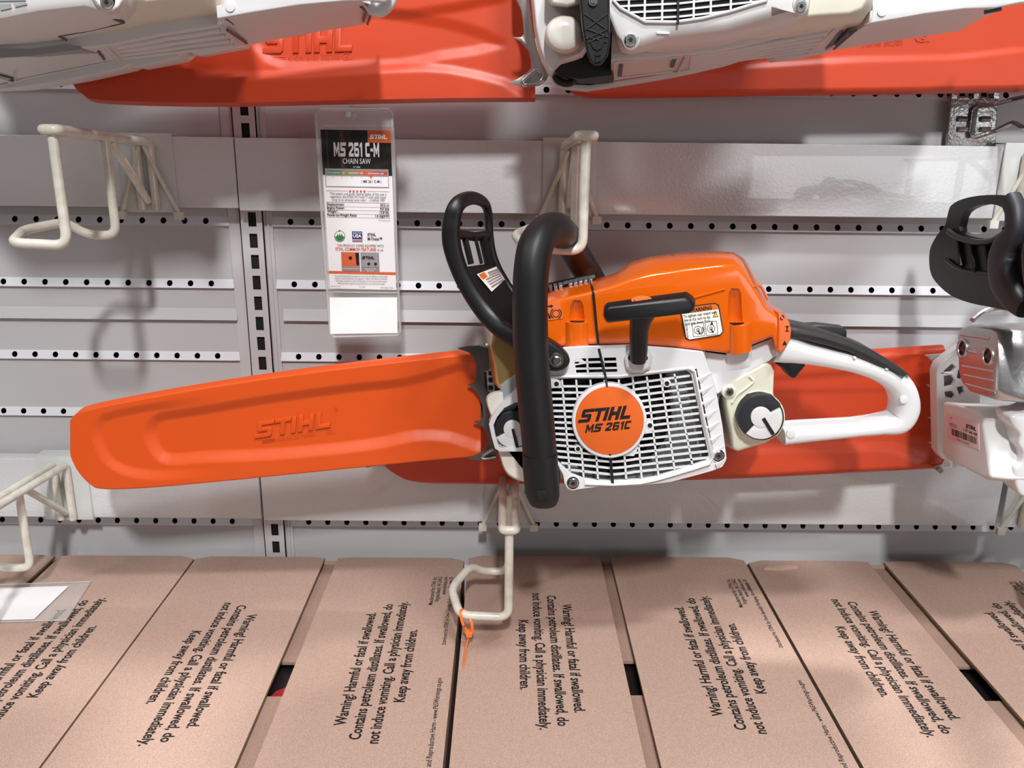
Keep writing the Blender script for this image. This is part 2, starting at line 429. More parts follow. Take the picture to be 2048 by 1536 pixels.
# zinc bracket below the scabbard, upper right
zc = at(1945, 240, -.012)
t = thing('wire_bracket', 'dark zinc plated peg bracket hooked on the wall below the upper right scabbard', 'bracket', zc)
m = MB(); F = [at(*q, -.016) for q in [(1902, 192), (1996, 194), (1992, 300), (1893, 298)]]
m.slab(F, Vector((0, .004, 0)), 0, .001)
for px in (1909, 1953, 1993): m.prism([(px-5, 186), (px+5, 186), (px+5, 197), (px-5, 197)], -.02, -.008)
for yy in (238, 259):
    for xx in (1922, 1968): m.tube([at(xx-7, yy, -.017), at(xx+12, yy, -.017)], .003, 8)
m.build('plate', 'zinc', t)
m = MB(); P = [at(2120, 180, -.15), at(2030, 198, -.05), at(1990, 208, -.03), at(1952, 213, -.022), at(1943, 277, -.022), at(1990, 262, -.035), at(2027, 244, -.06), at(2046, 256, -.08), at(2110, 240, -.14)]
m.tube(filletpath(P, .006), .0026, 8); m.build('wire_loop', 'zinc', t)

# ================================================================== BOXES OF OIL
ZT = at(1080, 1122, -.035).z
def bx(px, py): q = atz(px, py, ZT); return q.x
GB = 'brown cardboard boxes of oil on the shelf'
YBK, YFR = -.032, -.62
L1 = 'Warning! Harmful or fatal if swallowed.'; L2 = 'Contains petroleum distillates. If swallowed, do'
L3 = 'not induce vomiting. Call a physician immediately.'; L4 = 'Keep away from children.'
def warn(mb, cx, y0, d, sc, z):
    """four centred lines; d=-1 reads towards the aisle, d=+1 reads towards the wall"""
    X = Vector((0, d, 0)); U = Vector((-d, 0, 0)); h = .0156*sc
    for i, st in enumerate((L1, L2, L3, L4)):
        put_text(mb, st, Vector((cx, y0, z))-U*(i*.0172*sc), X, U, h, 0, align='c', bold=.022, sx=.79)
def box_unit(label, fl, fr, holes, tx, seam, black=True, small=False, dz=0.):
    ZT = globals()['ZT']+dz
    # fl, fr = (x0,x1) of the two outer flaps at the top plane
    t = thing('cardboard_box', label, 'box', ((fl[0]+fr[1])/2, (YBK+YFR)/2, ZT-.235), GB)
    x0, x1 = fl[0], fr[1]; zf = ZT-.004
    m = MB(); th = .003
    m.box((x0, YFR, ZT-.235), (x0+th, YBK, zf)); m.box((x1-th, YFR, ZT-.235), (x1, YBK, zf))
    m.box((x0, YFR, ZT-.235), (x1, YFR+th, zf)); m.box((x0, YBK-th, ZT-.235), (x1, YBK, zf)); m.box((x0, YFR, ZT-.235), (x1, YBK, ZT-.231))
    m.build('carton', 'cardboard', t)
    ym, yn = holes                                   # inner flaps stop here, opening between them
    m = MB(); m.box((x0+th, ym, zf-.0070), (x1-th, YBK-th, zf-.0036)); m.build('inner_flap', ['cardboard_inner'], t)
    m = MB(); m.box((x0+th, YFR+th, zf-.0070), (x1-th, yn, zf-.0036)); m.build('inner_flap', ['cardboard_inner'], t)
    for k, (a, b) in enumerate((fl, fr)):
        m = MB(); c = .006
        back = [(a, YBK+.002), (b, YBK+.002)]
        o = [(a, YFR), (b, YFR), (b, YBK-.004 if k else YBK+.001), (b-.018, YBK+.004), (a+.018, YBK+.004), (a, YBK-.004 if not k else YBK+.001)]
        m.slab([(x, y, ZT) for x, y in o], Vector((0, 0, -.0036)), 0, .0008, 2)
        fo = m.build('top_flap', ['cardboard', 'cardboard_edge'], t)
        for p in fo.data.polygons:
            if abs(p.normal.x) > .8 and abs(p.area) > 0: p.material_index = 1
        tm = MB(); zz = ZT+.0003
        warn(tm, tx[k][0], tx[k][1], (-1 if k == 0 else 1), 1.0, zz)
        if k == 1 and small:
            X = Vector((0, 1, 0)); U = Vector((-1, 0, 0)); ex = b-.030
            yy = atz(900, 1145, ZT).y-.012
            tm.build('printed_text', 'ink_box', fo); tm = MB()
            for i, st in enumerate(('Manufactured for STIHL Inc.', 'Virginia Beach, VA 23452', 'www.stihlusa.com', 'Vincent, LA')):
                put_text(tm, st, Vector((ex+i*.0068-.002, yy, zz)), X, U, .0075, 0, align='r', bold=.008, sx=.78)
            tm.build('printed_text', 'ink_box', fo); tm = MB()
            put_text(tm, 'Distributed for STIHL by Omni Specialty Packaging, Shreveport, LA', Vector((b-.0105, yy-.008, zz)), X, U, .0066, 0, align='r', bold=.006, sx=.78)
            tm.build('printed_text', 'ink_box', fo); tm = MB()
            put_text(tm, 'Cancer and Reproductive Harm - www.P65Warnings.ca.gov.', Vector((b-.0105, atz(895, 1355, ZT).y, zz)), X, U, .0074, 0, align='r', bold=.008, sx=.82)
        tm.build('printed_text', 'ink_box', fo)
    # dark bottles under the opening
    bx_ = (fl[1]+fr[0])/2
    m = MB(); zc = zf-.012
    m.box((bx_-.03, yn-.03, zc-.15), (bx_+.03, ym+.03, zc)); m.build('bottle', 'bottle_black', t)
    if black:
        m = MB(); F = [Vector((bx_-.012, yn+.002, zc+.0006)), Vector((bx_+.004, yn+.002, zc+.0006)), Vector((bx_+.006, yn+(ym-yn)*.62, zc+.0006)), Vector((bx_+.001, yn+(ym-yn)*.42, zc+.0006)), Vector((bx_-.006, yn+(ym-yn)*.34, zc+.0006))]
        m.add(F, [tuple(range(5))]); m.build('bottle_label', 'bottle_red', t)
    return t
X = [atz(q, 1132, ZT).x for q in (-165, 88, 100, 377, 380, 643, 669, 927, 936, 1203, 1223, 1491, 1500, 1743, 1774, 2034)]
hy = (atz(585, 1312, ZT).y, atz(565, 1380, ZT).y)
def txc(px, py): q = atz(px, py, ZT); return (q.x, q.y)
def tpos(p0, p1):   # px of the first line's two ends -> centre x, y
    a, b = atz(*p0, ZT), atz(*p1, ZT); return ((a.x+b.x)/2, (a.y+b.y)/2)
box_unit('plain brown cardboard box at far left, partly under the clear plastic sleeve', (X[0], X[1]), (X[2], X[3]), hy, [txc(-250, 1370), tpos((-45, 1410), (112, 1240))], 0)
box_unit('brown cardboard box with red label showing in the flap opening, left of the orange tie', (X[4], X[5]), (X[6], X[7]), hy, [tpos((488, 1240), (383, 1440)), tpos((690, 1438), (753, 1235))], 0, small=True)
box_unit('brown cardboard box directly under the centre chainsaw, right of the orange tie', (X[8], X[9]), (X[10], X[11]), hy, [tpos((1118, 1222), (1156, 1422)), tpos((1440, 1425), (1370, 1230))], 0, small=True, black=False, dz=.004)
box_unit('brown cardboard box at lower right with torn back edge', (X[12], X[13]), (X[14], X[15]), hy, [tpos((1737, 1232), (1897, 1425)), tpos((2190, 1420), (1995, 1240))], 0, small=True, black=False)
o = MB(); q = [atz(a, b, ZT+.003) for a, b in ((1528, 1136), (1535, 1127), (1570, 1126), (1592, 1129), (1596, 1133), (1560, 1137))]
o.slab(q, Vector((0, 0, -.003)), 0, .0006, 2); tag(o.build('cardboard_scrap', 'cardboard'), 'small torn scrap of cardboard on the back edge of the lower right box', 'cardboard scrap')
# shelf deck
m = MB(); m.box((-1.4, -.66, ZT-.262), (1.4, -.02, ZT-.2355)); tag(m.build('shelf_deck', 'wall_paint'), 'light grey metal shelf carrying the row of cardboard boxes', 'shelf')

# sleeve lying on the boxes, lower left
zz = ZT+.0012
t = thing('plastic_sleeve', 'clear plastic sign sleeve with white card lying on the far left box', 'sign sleeve', atz(60, 1210, zz))
m = MB(); m.slab([atz(*q, zz+.0008) for q in ((-190, 1176), (182, 1163), (133, 1240), (-290, 1252))], Vector((0, 0, -.0014)), 0, .0004, 2); m.build('pocket', 'sleeve', t)
m = MB()
m.tube([atz(*q, zz+.0009) for q in ((-190, 1176), (182, 1163), (133, 1240), (-290, 1252))], .0007, 6, closed=True); m.build('sleeve_rim', 'sleeve_edge', t)
m = MB(); m.slab([atz(*q, zz+.0012) for q in ((-180, 1180), (137, 1172), (68, 1238), (-270, 1248))], Vector((0, 0, -.0003))); m.build('card', 'card_white', t)

# ================================================================== PRICE SLEEVE ON THE WALL
YS = -.085
t = thing('price_sleeve', 'clear plastic sleeve with printed chain saw card hanging left of the centre chainsaw', 'sign sleeve', at(710, 222, YS))
OUT = [(640, 219), (776, 219), (784, 226), (790, 440), (801, 664), (795, 671), (668, 674), (660, 667), (644, 440), (631, 228)]
m = MB(); m.prism(OUT, YS-.0012, YS+.0012, 0, .0004, 2); m.build('pocket', 'sleeve', t)
m = MB(); m.tube([at(*q, YS) for q in OUT], .0014, 8, closed=True); m.tube([at(645, 252, YS-.001), at(782, 252, YS-.001)], .0005, 6); m.tube([at(654, 584, YS-.001), at(796, 586, YS-.001)], .0008, 6)
m.tube([at(640, 256, YS-.001), at(659, 580, YS-.001)], .0009, 6); m.tube([at(787, 256, YS-.001), at(796, 580, YS-.001)], .0009, 6)
m.build('sleeve_rim', 'sleeve_edge', t)
YC = YS-.0014
def cq(u, v):                                       # card coords 0..1
    a = (640+(657-640)*v, 259+(577-259)*v); b = (781+(792.5-781)*v, 261+(580-261)*v)
    return (a[0]+(b[0]-a[0])*u, a[1]+(b[1]-a[1])*u)
def cw(u, v, k=0): p = cq(u, v); return at(p[0], p[1], YC-.00025*k)
cb = MB(); cm = ['card_white', 'card_dark', 'card_orange', 'card_red', 'card_grey', 'card_green', 'card_olive', 'card_blue', 'ink', 'ink_white', 'line_red', 'bark', 'line_grey']
def cr(u0, v0, u1, v1, mi, k=1): cb.add([cw(u0, v0, k), cw(u1, v0, k), cw(u1, v1, k), cw(u0, v1, k)], [(0, 1, 2, 3)], mi)
cb.slab([cw(0, 0), cw(1, 0), cw(1, 1), cw(0, 1)], Vector((0, .0004, 0)), 0)
cr(0, 0, 1, .285, 1); cr(.27, 0, .33, .24, 11, 1.4); cr(.08, 0, .1, .24, 11, 1.4); cr(.67, .0, 1, .078, 2, 2)
XD = (cw(1, .1)-cw(0, .1)).normalized(); UD = Vector((-XD.z, 0, XD.x)); CW = (cw(1, .1)-cw(0, .1)).length
CH = (cw(0, 0)-cw(0, 1)).length
def ct(st, u, v, h, mi, al='c', w=None, bold=0., k=4, sx=1., sh=0.): put_text(cb, st, cw(u, v, k), XD, UD, h*CH, mi, width=(w*CW if w else None), align=al, bold=bold, sx=sx, shear=sh)
put_logo(cb, cw(.70, .055, 4), XD, UD, .027*CH, .26*CW, mi=9)
put_logo(cb, cw(.18, .168, 4), XD, UD, .086*CH, .66*CW, mi=9, shear=0, word='MS 261 C-M'); ct('CHAIN SAW', .5, .212, .047, 9, w=.40); ct('16" BAR', .5, .238, .014, 9, w=.1)
cr(.04, .244, .95, .36, 4, 2); cr(.05, .292, .94, .355, 0, 2.5)
for i, c in enumerate((5, 5, 6, 6, 2, 2, 3, 3)): cr(.07+i*.1075, .258, .07+(i+1)*.1075, .28, c, 3)
ct('OCCASIONAL USE', .2, .275, .014, 9, w=.24, bold=.01); ct('FREQUENT USE', .48, .276, .014, 9, w=.2, bold=.01); ct('EXTENSIVE USE', .77, .277, .014, 9, w=.22, bold=.01)
cb.add([cw(.66, .279, 4), cw(.73, .279, 4), cw(.695, .306, 4)], [(0, 1, 2)], 2)
for u in (.15, .28, .42, .56, .84): cr(u, .292, u+.006, .303, 4, 3)
ct('| MS 261 C-M |', .70, .33, .024, 8, w=.28, bold=.01)
for i in range(5):
    c = cq(.385+i*.052, .384); P = []
    for j in range(10): rr = 3.3 if j % 2 == 0 else 1.4; P.append(at(c[0]+rr*math.sin(j*PI/5), c[1]-rr*math.cos(j*PI/5), YC-.001))
    P.append(at(c[0], c[1], YC-.001)); cb.add(P, [(j, (j+1) % 10, 10) for j in range(10)], 3)
cr(.04, .383, .35, .385, 10, 2); cr(.63, .383, .95, .385, 10, 2)
for st, v, w in (('"The power and quick revving ability of this saw is', .408, .82), ('legendary, the STIHL M-Tronic\u2122 carb adds more', .427, .80), ('icing to an already tasty cake." - crabhab, MD', .446, .76)): ct(st, .5, v, .021, 8, w=w)
cr(.04, .455, .95, .457, 10, 2)
for i, (a, b) in enumerate((('Displacement:', '50.2 cc'), ('Engine Power:', '4.0 bhp'), ('Weight*:', '10.8 lbs.'), ('Power-to-Weight Ratio:', '1.6 (kg/kW)'))):
    v = .476+i*.0225; ct(a, .04, v, .0235, 8, 'l', bold=.022, sx=.83); ct(b, .94, v, .0235, 8, 'r', bold=.022, sx=.83); cr(.04, v+.006, .95, v+.0075, 12 if i < 3 else 10, 2)
ct('*Powerhead only', .95, .567, .011, 12, 'r')
def disc(u, v, r, mi, k): c = cq(u, v); P = [at(*q, YC-.00025*k) for q in circ(c[0], c[1], r, 24)]; cb.add(P, [tuple(range(24))], mi)
disc(.205, .67, 11, 5, 2); disc(.205, .67, 9.8, 0, 2.5)
c = cq(.205, .67); P = [at(*q, YC-.0008) for q in circ(c[0], c[1], 9.2, 16, a0=0, a1=PI, close=True)]; cb.add(P, [tuple(range(len(P)))], 5); disc(.205, .636, 2, 3, 3)
for dx in (-4, 0, 4): cb.add([at(c[0]+dx-2.4, c[1]+1, YC-.0009), at(c[0]+dx+2.4, c[1]+1, YC-.0009), at(c[0]+dx, c[1]-6, YC-.0009)], [(0, 1, 2)], 5)
cr(.385, .637, .535, .685, 7, 2); ct('BUILT IN', .46, .652, .014, 9, w=.12, bold=.01); ct('USA', .46, .675, .028, 9, w=.125, bold=.03)
cr(.385, .69, .535, .694, 3, 2); cr(.385, .698, .535, .702, 7, 2)
ct('STIHL', .61, .664, .025, 8, 'l', bold=.03, sx=.85); ct('M-Tronic\u2122', .61, .690, .025, 8, 'l', bold=.03, sx=.8)
ct('THIS PRODUCT COMES EQUIPPED WITH', .5, .733, .022, 8, w=.68); ct('STIHL COMMON FEATURES', .43, .758, .028, 2, w=.60, bold=.02); ct('PLUS:', .79, .758, .02, 8, w=.09)
cr(.21, .768, .48, .888, 4, 2); cr(.22, .772, .47, .855, 2, 3); cr(.22, .855, .47, .886, 12, 3); disc(.345, .805, 3.5, 8, 4); cb.add([cw(.42, .772, 4), cw(.47, .772, 4), cw(.47, .85, 4), cw(.43, .85, 4)], [(0, 1, 2, 3)], 1)
cr(.495, .768, .765, .892, 12, 2); cr(.505, .772, .755, .86, 4, 3); put_logo(cb, cw(.515, .81, 5), XD, UD, .018*CH, .19*CW, mi=8); disc(.61, .84, 3, 8, 4); disc(.71, .84, 3, 8, 4)
ct('Decompression Valve', .345, .875, .012, 9, w=.22); ct('Captured Guide', .63, .875, .012, 9, w=.16); ct('Bar Nuts', .63, .887, .011, 9, w=.1)
cr(0, .889, 1, .905, 2, 1.5)
for i, st in enumerate(('The actual listed guide bar length can vary from the effective cutting length', 'based on which powerhead it is installed on. "Built in the USA from domestic', 'and foreign components. Check STIHLdealers.com for more product reviews.', 'Wear protective apparel as recommended in your instruction manual.')): ct(st, .49, .922+i*.0155, .0135, 8, w=(.78, .78, .76, .70)[i])
ct('MS 261 C-M 16', .04, .988, .01, 8, 'l', w=.14); ct('12-1-0000', .5, .988, .01, 8, w=.09); ct('0300 6000 15748', .95, .99, .01, 8, 'r', w=.18)
cb.build('printed_card', cm, t)
m = MB(); m.prism([(659, 595), (794, 595), (795, 666), (661, 668)], YS-.0016, YS-.0012); tag(m.build('price_card', 'price_white', t), 'blank white price card')
# wall peg
t = thing('sign_peg', 'small clear plastic peg holding the hanging price sleeve', 'peg', at(716, 215, 0))
m = MB(); m.tube([at(697, 229, YS-.02), at(706, 237, YS+.01), at(712, 226, -.004)], .0024, 12, cap=True); m.tube([at(697, 229, YS-.0205), at(697, 229, YS-.018)], .003, 12); m.build('peg_pin', 'sleeve_edge', t)
m = MB(); m.tube(filletpath([at(755, 218, -.006), at(700, 215, -.006), at(697, 220, -.03), at(698, 226, YS-.006)], .004), .0018, 8); m.build('peg_wire', 'sleeve_edge', t)

# ================================================================== SCABBARDS
def interp(P, x):
    for a, b in zip(P[:-1], P[1:]):
        if a[0] <= x <= b[0]: t = (x-a[0])/max(1e-6, b[0]-a[0]); return a[1]+(b[1]-a[1])*t
    return P[0][1] if x < P[0][0] else P[-1][1]
def sdist(x, y, poly):                              # signed px distance, + inside
    d = 1e9; j = len(poly)-1
    for i in range(len(poly)):
        ax, ay = poly[j]; bx, by = poly[i]; dx, dy = bx-ax, by-ay; L = dx*dx+dy*dy
        t = max(0, min(1, ((x-ax)*dx+(y-ay)*dy)/L)) if L else 0
        q = (x-ax-t*dx)**2+(y-ay-t*dy)**2; d = min(d, q); j = i
    return math.sqrt(d)*(1 if inside((x, y), poly) else -1)
def scabbard(name, mt, label, top, bot, Y, th, layers, nu=120, nv=44, rim=6, group=None, logo=None, fade=None, tiltY=0.):
    """top/bot: px polylines (x rising) sharing their two end x values"""
    x0, x1 = top[0][0], top[-1][0]; top = [(q.x, q.y) for q in smoothpath([(a, b, 0) for a, b in top], 6)]; bot = [(q.x, q.y) for q in smoothpath([(a, b, 0) for a, b in bot], 6)]
    def xs(u): return x0+(x1-x0)*(1-math.cos(u*PI/2)) if u < .25 else None
    U = [0]; 
    for i in range(1, nu+1): U.append((i/nu)**1.35)
    fr, bk = [], []
    for u in U:
        x = x0+(x1-x0)*u; a, b = interp(top, x), interp(bot, x)
        for rowi, lst, s in ((0, fr, 1), (1, bk, -1)):
            for j in range(nv+1):
                v = .5-.5*math.cos(PI*j/nv) if j in (0, 1, nv-1, nv) else j/nv
                y = a+(b-a)*v; e = min(y-a, b-y, (x-x0)*1.2+.01)
                e = max(0, min(1, e/rim)); h = th/2*math.sqrt(max(0, 1-(1-e)**2))
                if s > 0:
                    for poly, dep, wid, *fd in layers:
                        d = sdist(x, y, poly); q = max(0, min(1, d/wid+.5)); q = .75*q+.25*q*q*(3-2*q)
                        if fd: z = max(0, min(1, (fd[1]-x)/(fd[1]-fd[0]))); q *= z*z*(3-2*z)
                        h -= dep*q
                YY = Y+tiltY*u
                base = at(x, y, YY); lst.append(base+Vector((0, -s*h, 0)))
    n = nv+1; m = MB(); f = []
    for i in range(nu):
        for j in range(nv):
            f.append((i*n+j, i*n+j+1, (i+1)*n+j+1, (i+1)*n+j))
    m.add(fr, f); m.add(bk, [q[::-1] for q in f])
    N = len(fr)
    f2 = [(i*n, (i+1)*n, N+(i+1)*n, N+i*n) for i in range(nu)]+[(i*n+nv, (i+1)*n+nv, N+(i+1)*n+nv, N+i*n+nv) for i in range(nu)]
    f2 += [(j, j+1, N+j+1, N+j) for j in range(nv)]+[(nu*n+j, nu*n+j+1, N+nu*n+j+1, N+nu*n+j) for j in range(nv)]
    m.f += [tuple(q) for q in f2]; m.m += [0]*len(f2)
    c = m.v[(nu//2)*n+nv]
    t = thing(name, label, 'scabbard', c, group); m.build('shell', mt, t, ang=60); return t
# --- main scabbard
mtop = [(147, 842), (150, 832), (158, 822), (175, 812), (230, 799), (320, 782), (450, 760), (600, 738), (760, 718), (870, 706), (925, 700), (962, 698)]
mbot = [(147, 842), (150, 900), (158, 925), (170, 945), (190, 965), (215, 974), (300, 972), (450, 959), (600, 944), (760, 928), (870, 917), (930, 912), (962, 910)]
lay1 = sm2([(203, 868), (208, 840), (225, 827), (290, 812), (420, 793), (560, 775), (560, 922), (420, 937), (330, 943), (270, 938), (225, 915)], 3)
lay2 = sm2([(302, 866), (310, 842), (330, 830), (400, 818), (520, 797), (700, 772), (800, 762), (860, 748), (940, 730), (975, 790), (975, 885), (900, 868), (830, 866), (740, 884), (560, 902), (420, 908), (345, 915), (318, 900)], 3)
ts = scabbard('bar_scabbard', 'scabbard', 'large bright orange scabbard over the centre chainsaw bar, raised lettering facing out', mtop, mbot, -.145, .024, [(lay1, .0045, 19, 290, 470), (lay2, .0062, 22)], nu=230, nv=96, group='orange chainsaw bar scabbards')
YL = -.145-.012+.0062
m = MB(); A, Xd, Ud, w = basis((513, 876), (672, 852), YL)
put_logo(m, A, Xd, Ud, .0185, w, Vector((0, -1, 0)), .0024, 0, .3, .0008); m.build('raised_logo', 'scabbard', ts)
m = MB(); A, Xd, Ud, w = basis((555, 883), (632, 871), YL-.0003)
put_text(m, '40-45cm/16-18in  3003/3006', A-Vector((0, .0004, 0)), Xd, Ud, .0062, 0, width=w, bold=.01); put_text(m, 'G.', at(652, 869, YL-.0006), Xd, Ud, .008, 0, bold=.03, sx=1.3)
m.build('raised_lettering', 'scabbard', ts); m = MB()
A, Xd, Ud, w = basis((525, 886), (551, 882), YL-.0003)
for k in (0, .0015, .003): m.slab([A+Ud*k, A+Xd*w+Ud*k, A+Xd*w+Ud*(k+.0005), A+Ud*(k+.0005)], Vector((0, -.0006, 0)))
m.build('size_symbol', 'scabbard', ts); m = MB()
put_text(m, '\u00ae', at(668, 824, YL-.0006), Xd, Ud, .007, 0)
m.build('trademark_symbol', 'scabbard', ts)
# --- right saw scabbard (behind the centre saw)
rtop = [(760, 872), (775, 835), (820, 790), (900, 735), (1000, 712), (1200, 706), (1400, 704), (1640, 706), (1760, 698), (1885, 690)]
rbot = [(760, 872), (768, 920), (790, 945), (830, 962), (930, 966), (1100, 965), (1450, 956), (1640, 947), (1760, 941), (1885, 934)]
rl = sm2([(1000, 790), (1200, 776), (1450, 760), (1640, 745), (1740, 735), (1800, 712), (1920, 705), (1920, 925), (1870, 925), (1790, 893), (1740, 888), (1450, 895), (1200, 905), (1000, 905)], 2)
rl2 = [(1100, 800), (1440, 782), (1900, 776), (1900, 860), (1440, 868), (1100, 870)]
scabbard('bar_scabbard', 'scabbard_red', 'orange-red scabbard of the right chainsaw, passing behind the centre chainsaw', rtop, rbot, -.068, .022, [(rl, .004, 16), (rl2, .002, 10)], nu=90, nv=46, group='orange chainsaw bar scabbards')
# --- upper scabbard, centre
ttop = [(120, 90), (140, 20), (180, -20), (300, -45), (500, -60), (700, -66), (900, -70), (1070, -75)]
tbot = [(120, 90), (135, 135), (155, 172), (175, 194), (215, 208), (430, 214), (700, 209), (900, 205), (1070, 204)]
tl = sm2([(330, 60), (345, 20), (450, 0), (620, -5), (740, 22), (830, 30), (1000, 0), (1080, -30), (1080, 190), (1010, 165), (900, 140), (800, 138), (600, 150), (420, 148), (360, 120)], 2)
tl2 = sm2([(500, 60), (520, 10), (700, 20), (900, 50), (1000, 90), (880, 112), (800, 128), (620, 132), (540, 120)], 2)
tt = scabbard('bar_scabbard', 'scabbard_red', 'orange scabbard above the price sleeve, below the upper left chainsaw', ttop, tbot, -.10, .024, [(tl, .0035, 18), (tl2, .003, 22)], nu=150, nv=70, group='orange chainsaw bar scabbards')
m = MB(); YL = -.10-.012+.0068; A, Xd, Ud, w = basis((530, 108), (712, 103), YL)
put_logo(m, A, Xd, Ud, .0245, w, Vector((0, -1, 0)), .0024, 0, .12, .0008); m.build('raised_logo', 'scabbard_red', tt)
m = MB(); A, Xd, Ud, w = basis((576, 124), (680, 119), YL-.0004); put_text(m, '40-45cm/16-18in  3003/3006', A-Vector((0, .0004, 0)), Xd, Ud, .0085, 0, width=w, bold=.01); put_text(m, 'G.', at(683, 120, YL-.0008), Xd, Ud, .0105, 0, bold=.03, sx=1.2)
m.build('raised_lettering', 'scabbard_red', tt); m = MB()
A, Xd, Ud, w = basis((543, 125), (572, 124), YL-.0003)
for k in (0, .0022, .0044): m.slab([A+Ud*k, A+Xd*w+Ud*k, A+Xd*w+Ud*(k+.0006), A+Ud*(k+.0006)], Vector((0, -.0006, 0)))
m.build('size_symbol', 'scabbard_red', tt)
# --- upper scabbard, right (its saw hangs beyond the frame)
utop = [(1130, 150), (1150, 60), (1200, 0), (1350, -40), (1700, -50), (2100, -55), (2300, -55)]
ubot = [(1130, 150), (1140, 182), (1160, 192), (1220, 197), (1500, 193), (1800, 189), (2100, 183), (2300, 180)]
ul = [(1350, 60), (1420, 20), (1800, -10), (2320, -40), (2320, 110), (2040, 100), (1900, 116), (1700, 120), (1400, 140), (1350, 110)]
tu = scabbard('bar_scabbard', 'scabbard_red', 'long orange scabbard at upper right above the zinc bracket, under the upper right chainsaw', utop, ubot, -.055, .022, [(ul, .004, 14)], nu=80, nv=44, group='orange chainsaw bar scabbards')
m = MB(); YL = -.055-.011+.0036; A, Xd, Ud, w = basis((1722, 94), (1804, 90), YL); put_text(m, '35 cm/14in  3002/3001', A-Vector((0, .0004, 0)), Xd, Ud, .0085, 0, width=w, bold=.01); put_text(m, 'G.', at(1830, 84, YL-.0006), Xd, Ud, .011, 0, bold=.03, sx=1.6)
m.build('raised_lettering', 'scabbard_red', tu)
#PART2
# ================================================================== CHAINSAWS
def screw(parent, px, py, Y, r, name='screw', washer=True, rim=1.0):
    """torx screw, r in px"""
    c = at(px, py, Y); k = (at(px+r, py, Y)-c).length; s = thing  # noqa
    m = MB(); 
    def ring(rr, y, n=24): return [Vector((c.x+rr*math.cos(2*PI*i/n), y, c.z+rr*math.sin(2*PI*i/n))) for i in range(n)]
    R = [ring(k, Y+.004), ring(k, Y), ring(k*.94, Y-.0006)]
    if washer: R += [ring(k*.68, Y-.0006), ring(k*.66, Y-.0002), ring(k*.62, Y-.0018), ring(k*.5, Y-.0024)]
    else: R += [ring(k*.8, Y-.0012)]
    b = R[-1][0].y; m.rings(R)
    n = 24; star = [Vector((c.x+k*(.34+.09*math.cos(6*2*PI*i/n))*math.cos(2*PI*i/n), b-.0002, c.z+k*(.34+.09*math.cos(6*2*PI*i/n))*math.sin(2*PI*i/n))) for i in range(n)]
    o = m.build(name, 'chrome', parent)
    m = MB(); m.slab(star, Vector((0, .0006, 0))); m.build('torx_socket', 'black_void' if not washer else 'spike_grey', o)
    return o
def cyl(m, px, py, Yf, Yb, r, mi=0, rr=.0, n=36, ry=None):
    m.prism(circ(px, py, r, n, ry), Yf, Yb, mi, rr)

# ---------------------------------------------------------------- centre saw
MS = thing('chainsaw', 'orange and white chainsaw hanging at the centre by its black front handle', 'chainsaw', at(1270, 975, -.22), 'chainsaws hanging on the display wall')
YF = -.300
# crankcase / inner body
m = MB()
m.loft([([(1000, 770), (1100, 700), (1400, 712), (1530, 700), (1500, 760), (1440, 790), (1420, 900), (1150, 960), (1050, 950), (1010, 900)], -.262),
        ([(1000, 770), (1100, 690), (1400, 700), (1520, 690), (1490, 760), (1440, 790), (1420, 880), (1150, 930), (1050, 930), (1010, 880)], -.16)])
m.build('crankcase', 'inner_grey', MS, .002)
# front oil tank housing
m = MB()
P = sm2([(972, 800), (984, 784), (1020, 778), (1060, 772), (1110, 760), (1112, 900), (1095, 945), (1062, 962), (1034, 960), (1012, 945), (1000, 915), (992, 880), (984, 840)], 4)
m.loft([(P, -.15), (P, -.255), ([(1045+(x-1045)*.96, 870+(y-870)*.96) for x, y in P], -.262)])
m.build('oil_tank', 'oil_tank', MS, ang=50)
m = MB()
rimP = [(1090, 760), (1040, 772), (1022, 792), (1003, 808), (986, 828), (978, 848), (983, 872), (990, 897), (1000, 903), (1075, 903), (1090, 880)]
inn = [(1088, 785), (1050, 800), (1028, 806), (1008, 816), (994, 834), (987, 850), (991, 872), (998, 893), (1004, 897), (1070, 897), (1082, 875)]
m.holed([at(*q, -.272) for q in rimP], [[at(*q, -.272) for q in inn]], Vector((0, .014, 0))); m.build('tank_rim', 'white_gloss', MS, .0012)
m = MB(); m.prism([(1030, 748), (1040, 772), (1022, 792), (1003, 806), (1020, 800), (1060, 796), (1090, 780), (1090, 740), (1045, 735)], -.268, -.255, 0, .002); m.build('front_shroud', 'white_gloss', MS)
screw(MS, 1027, 803, -.270, 4.5, washer=False)
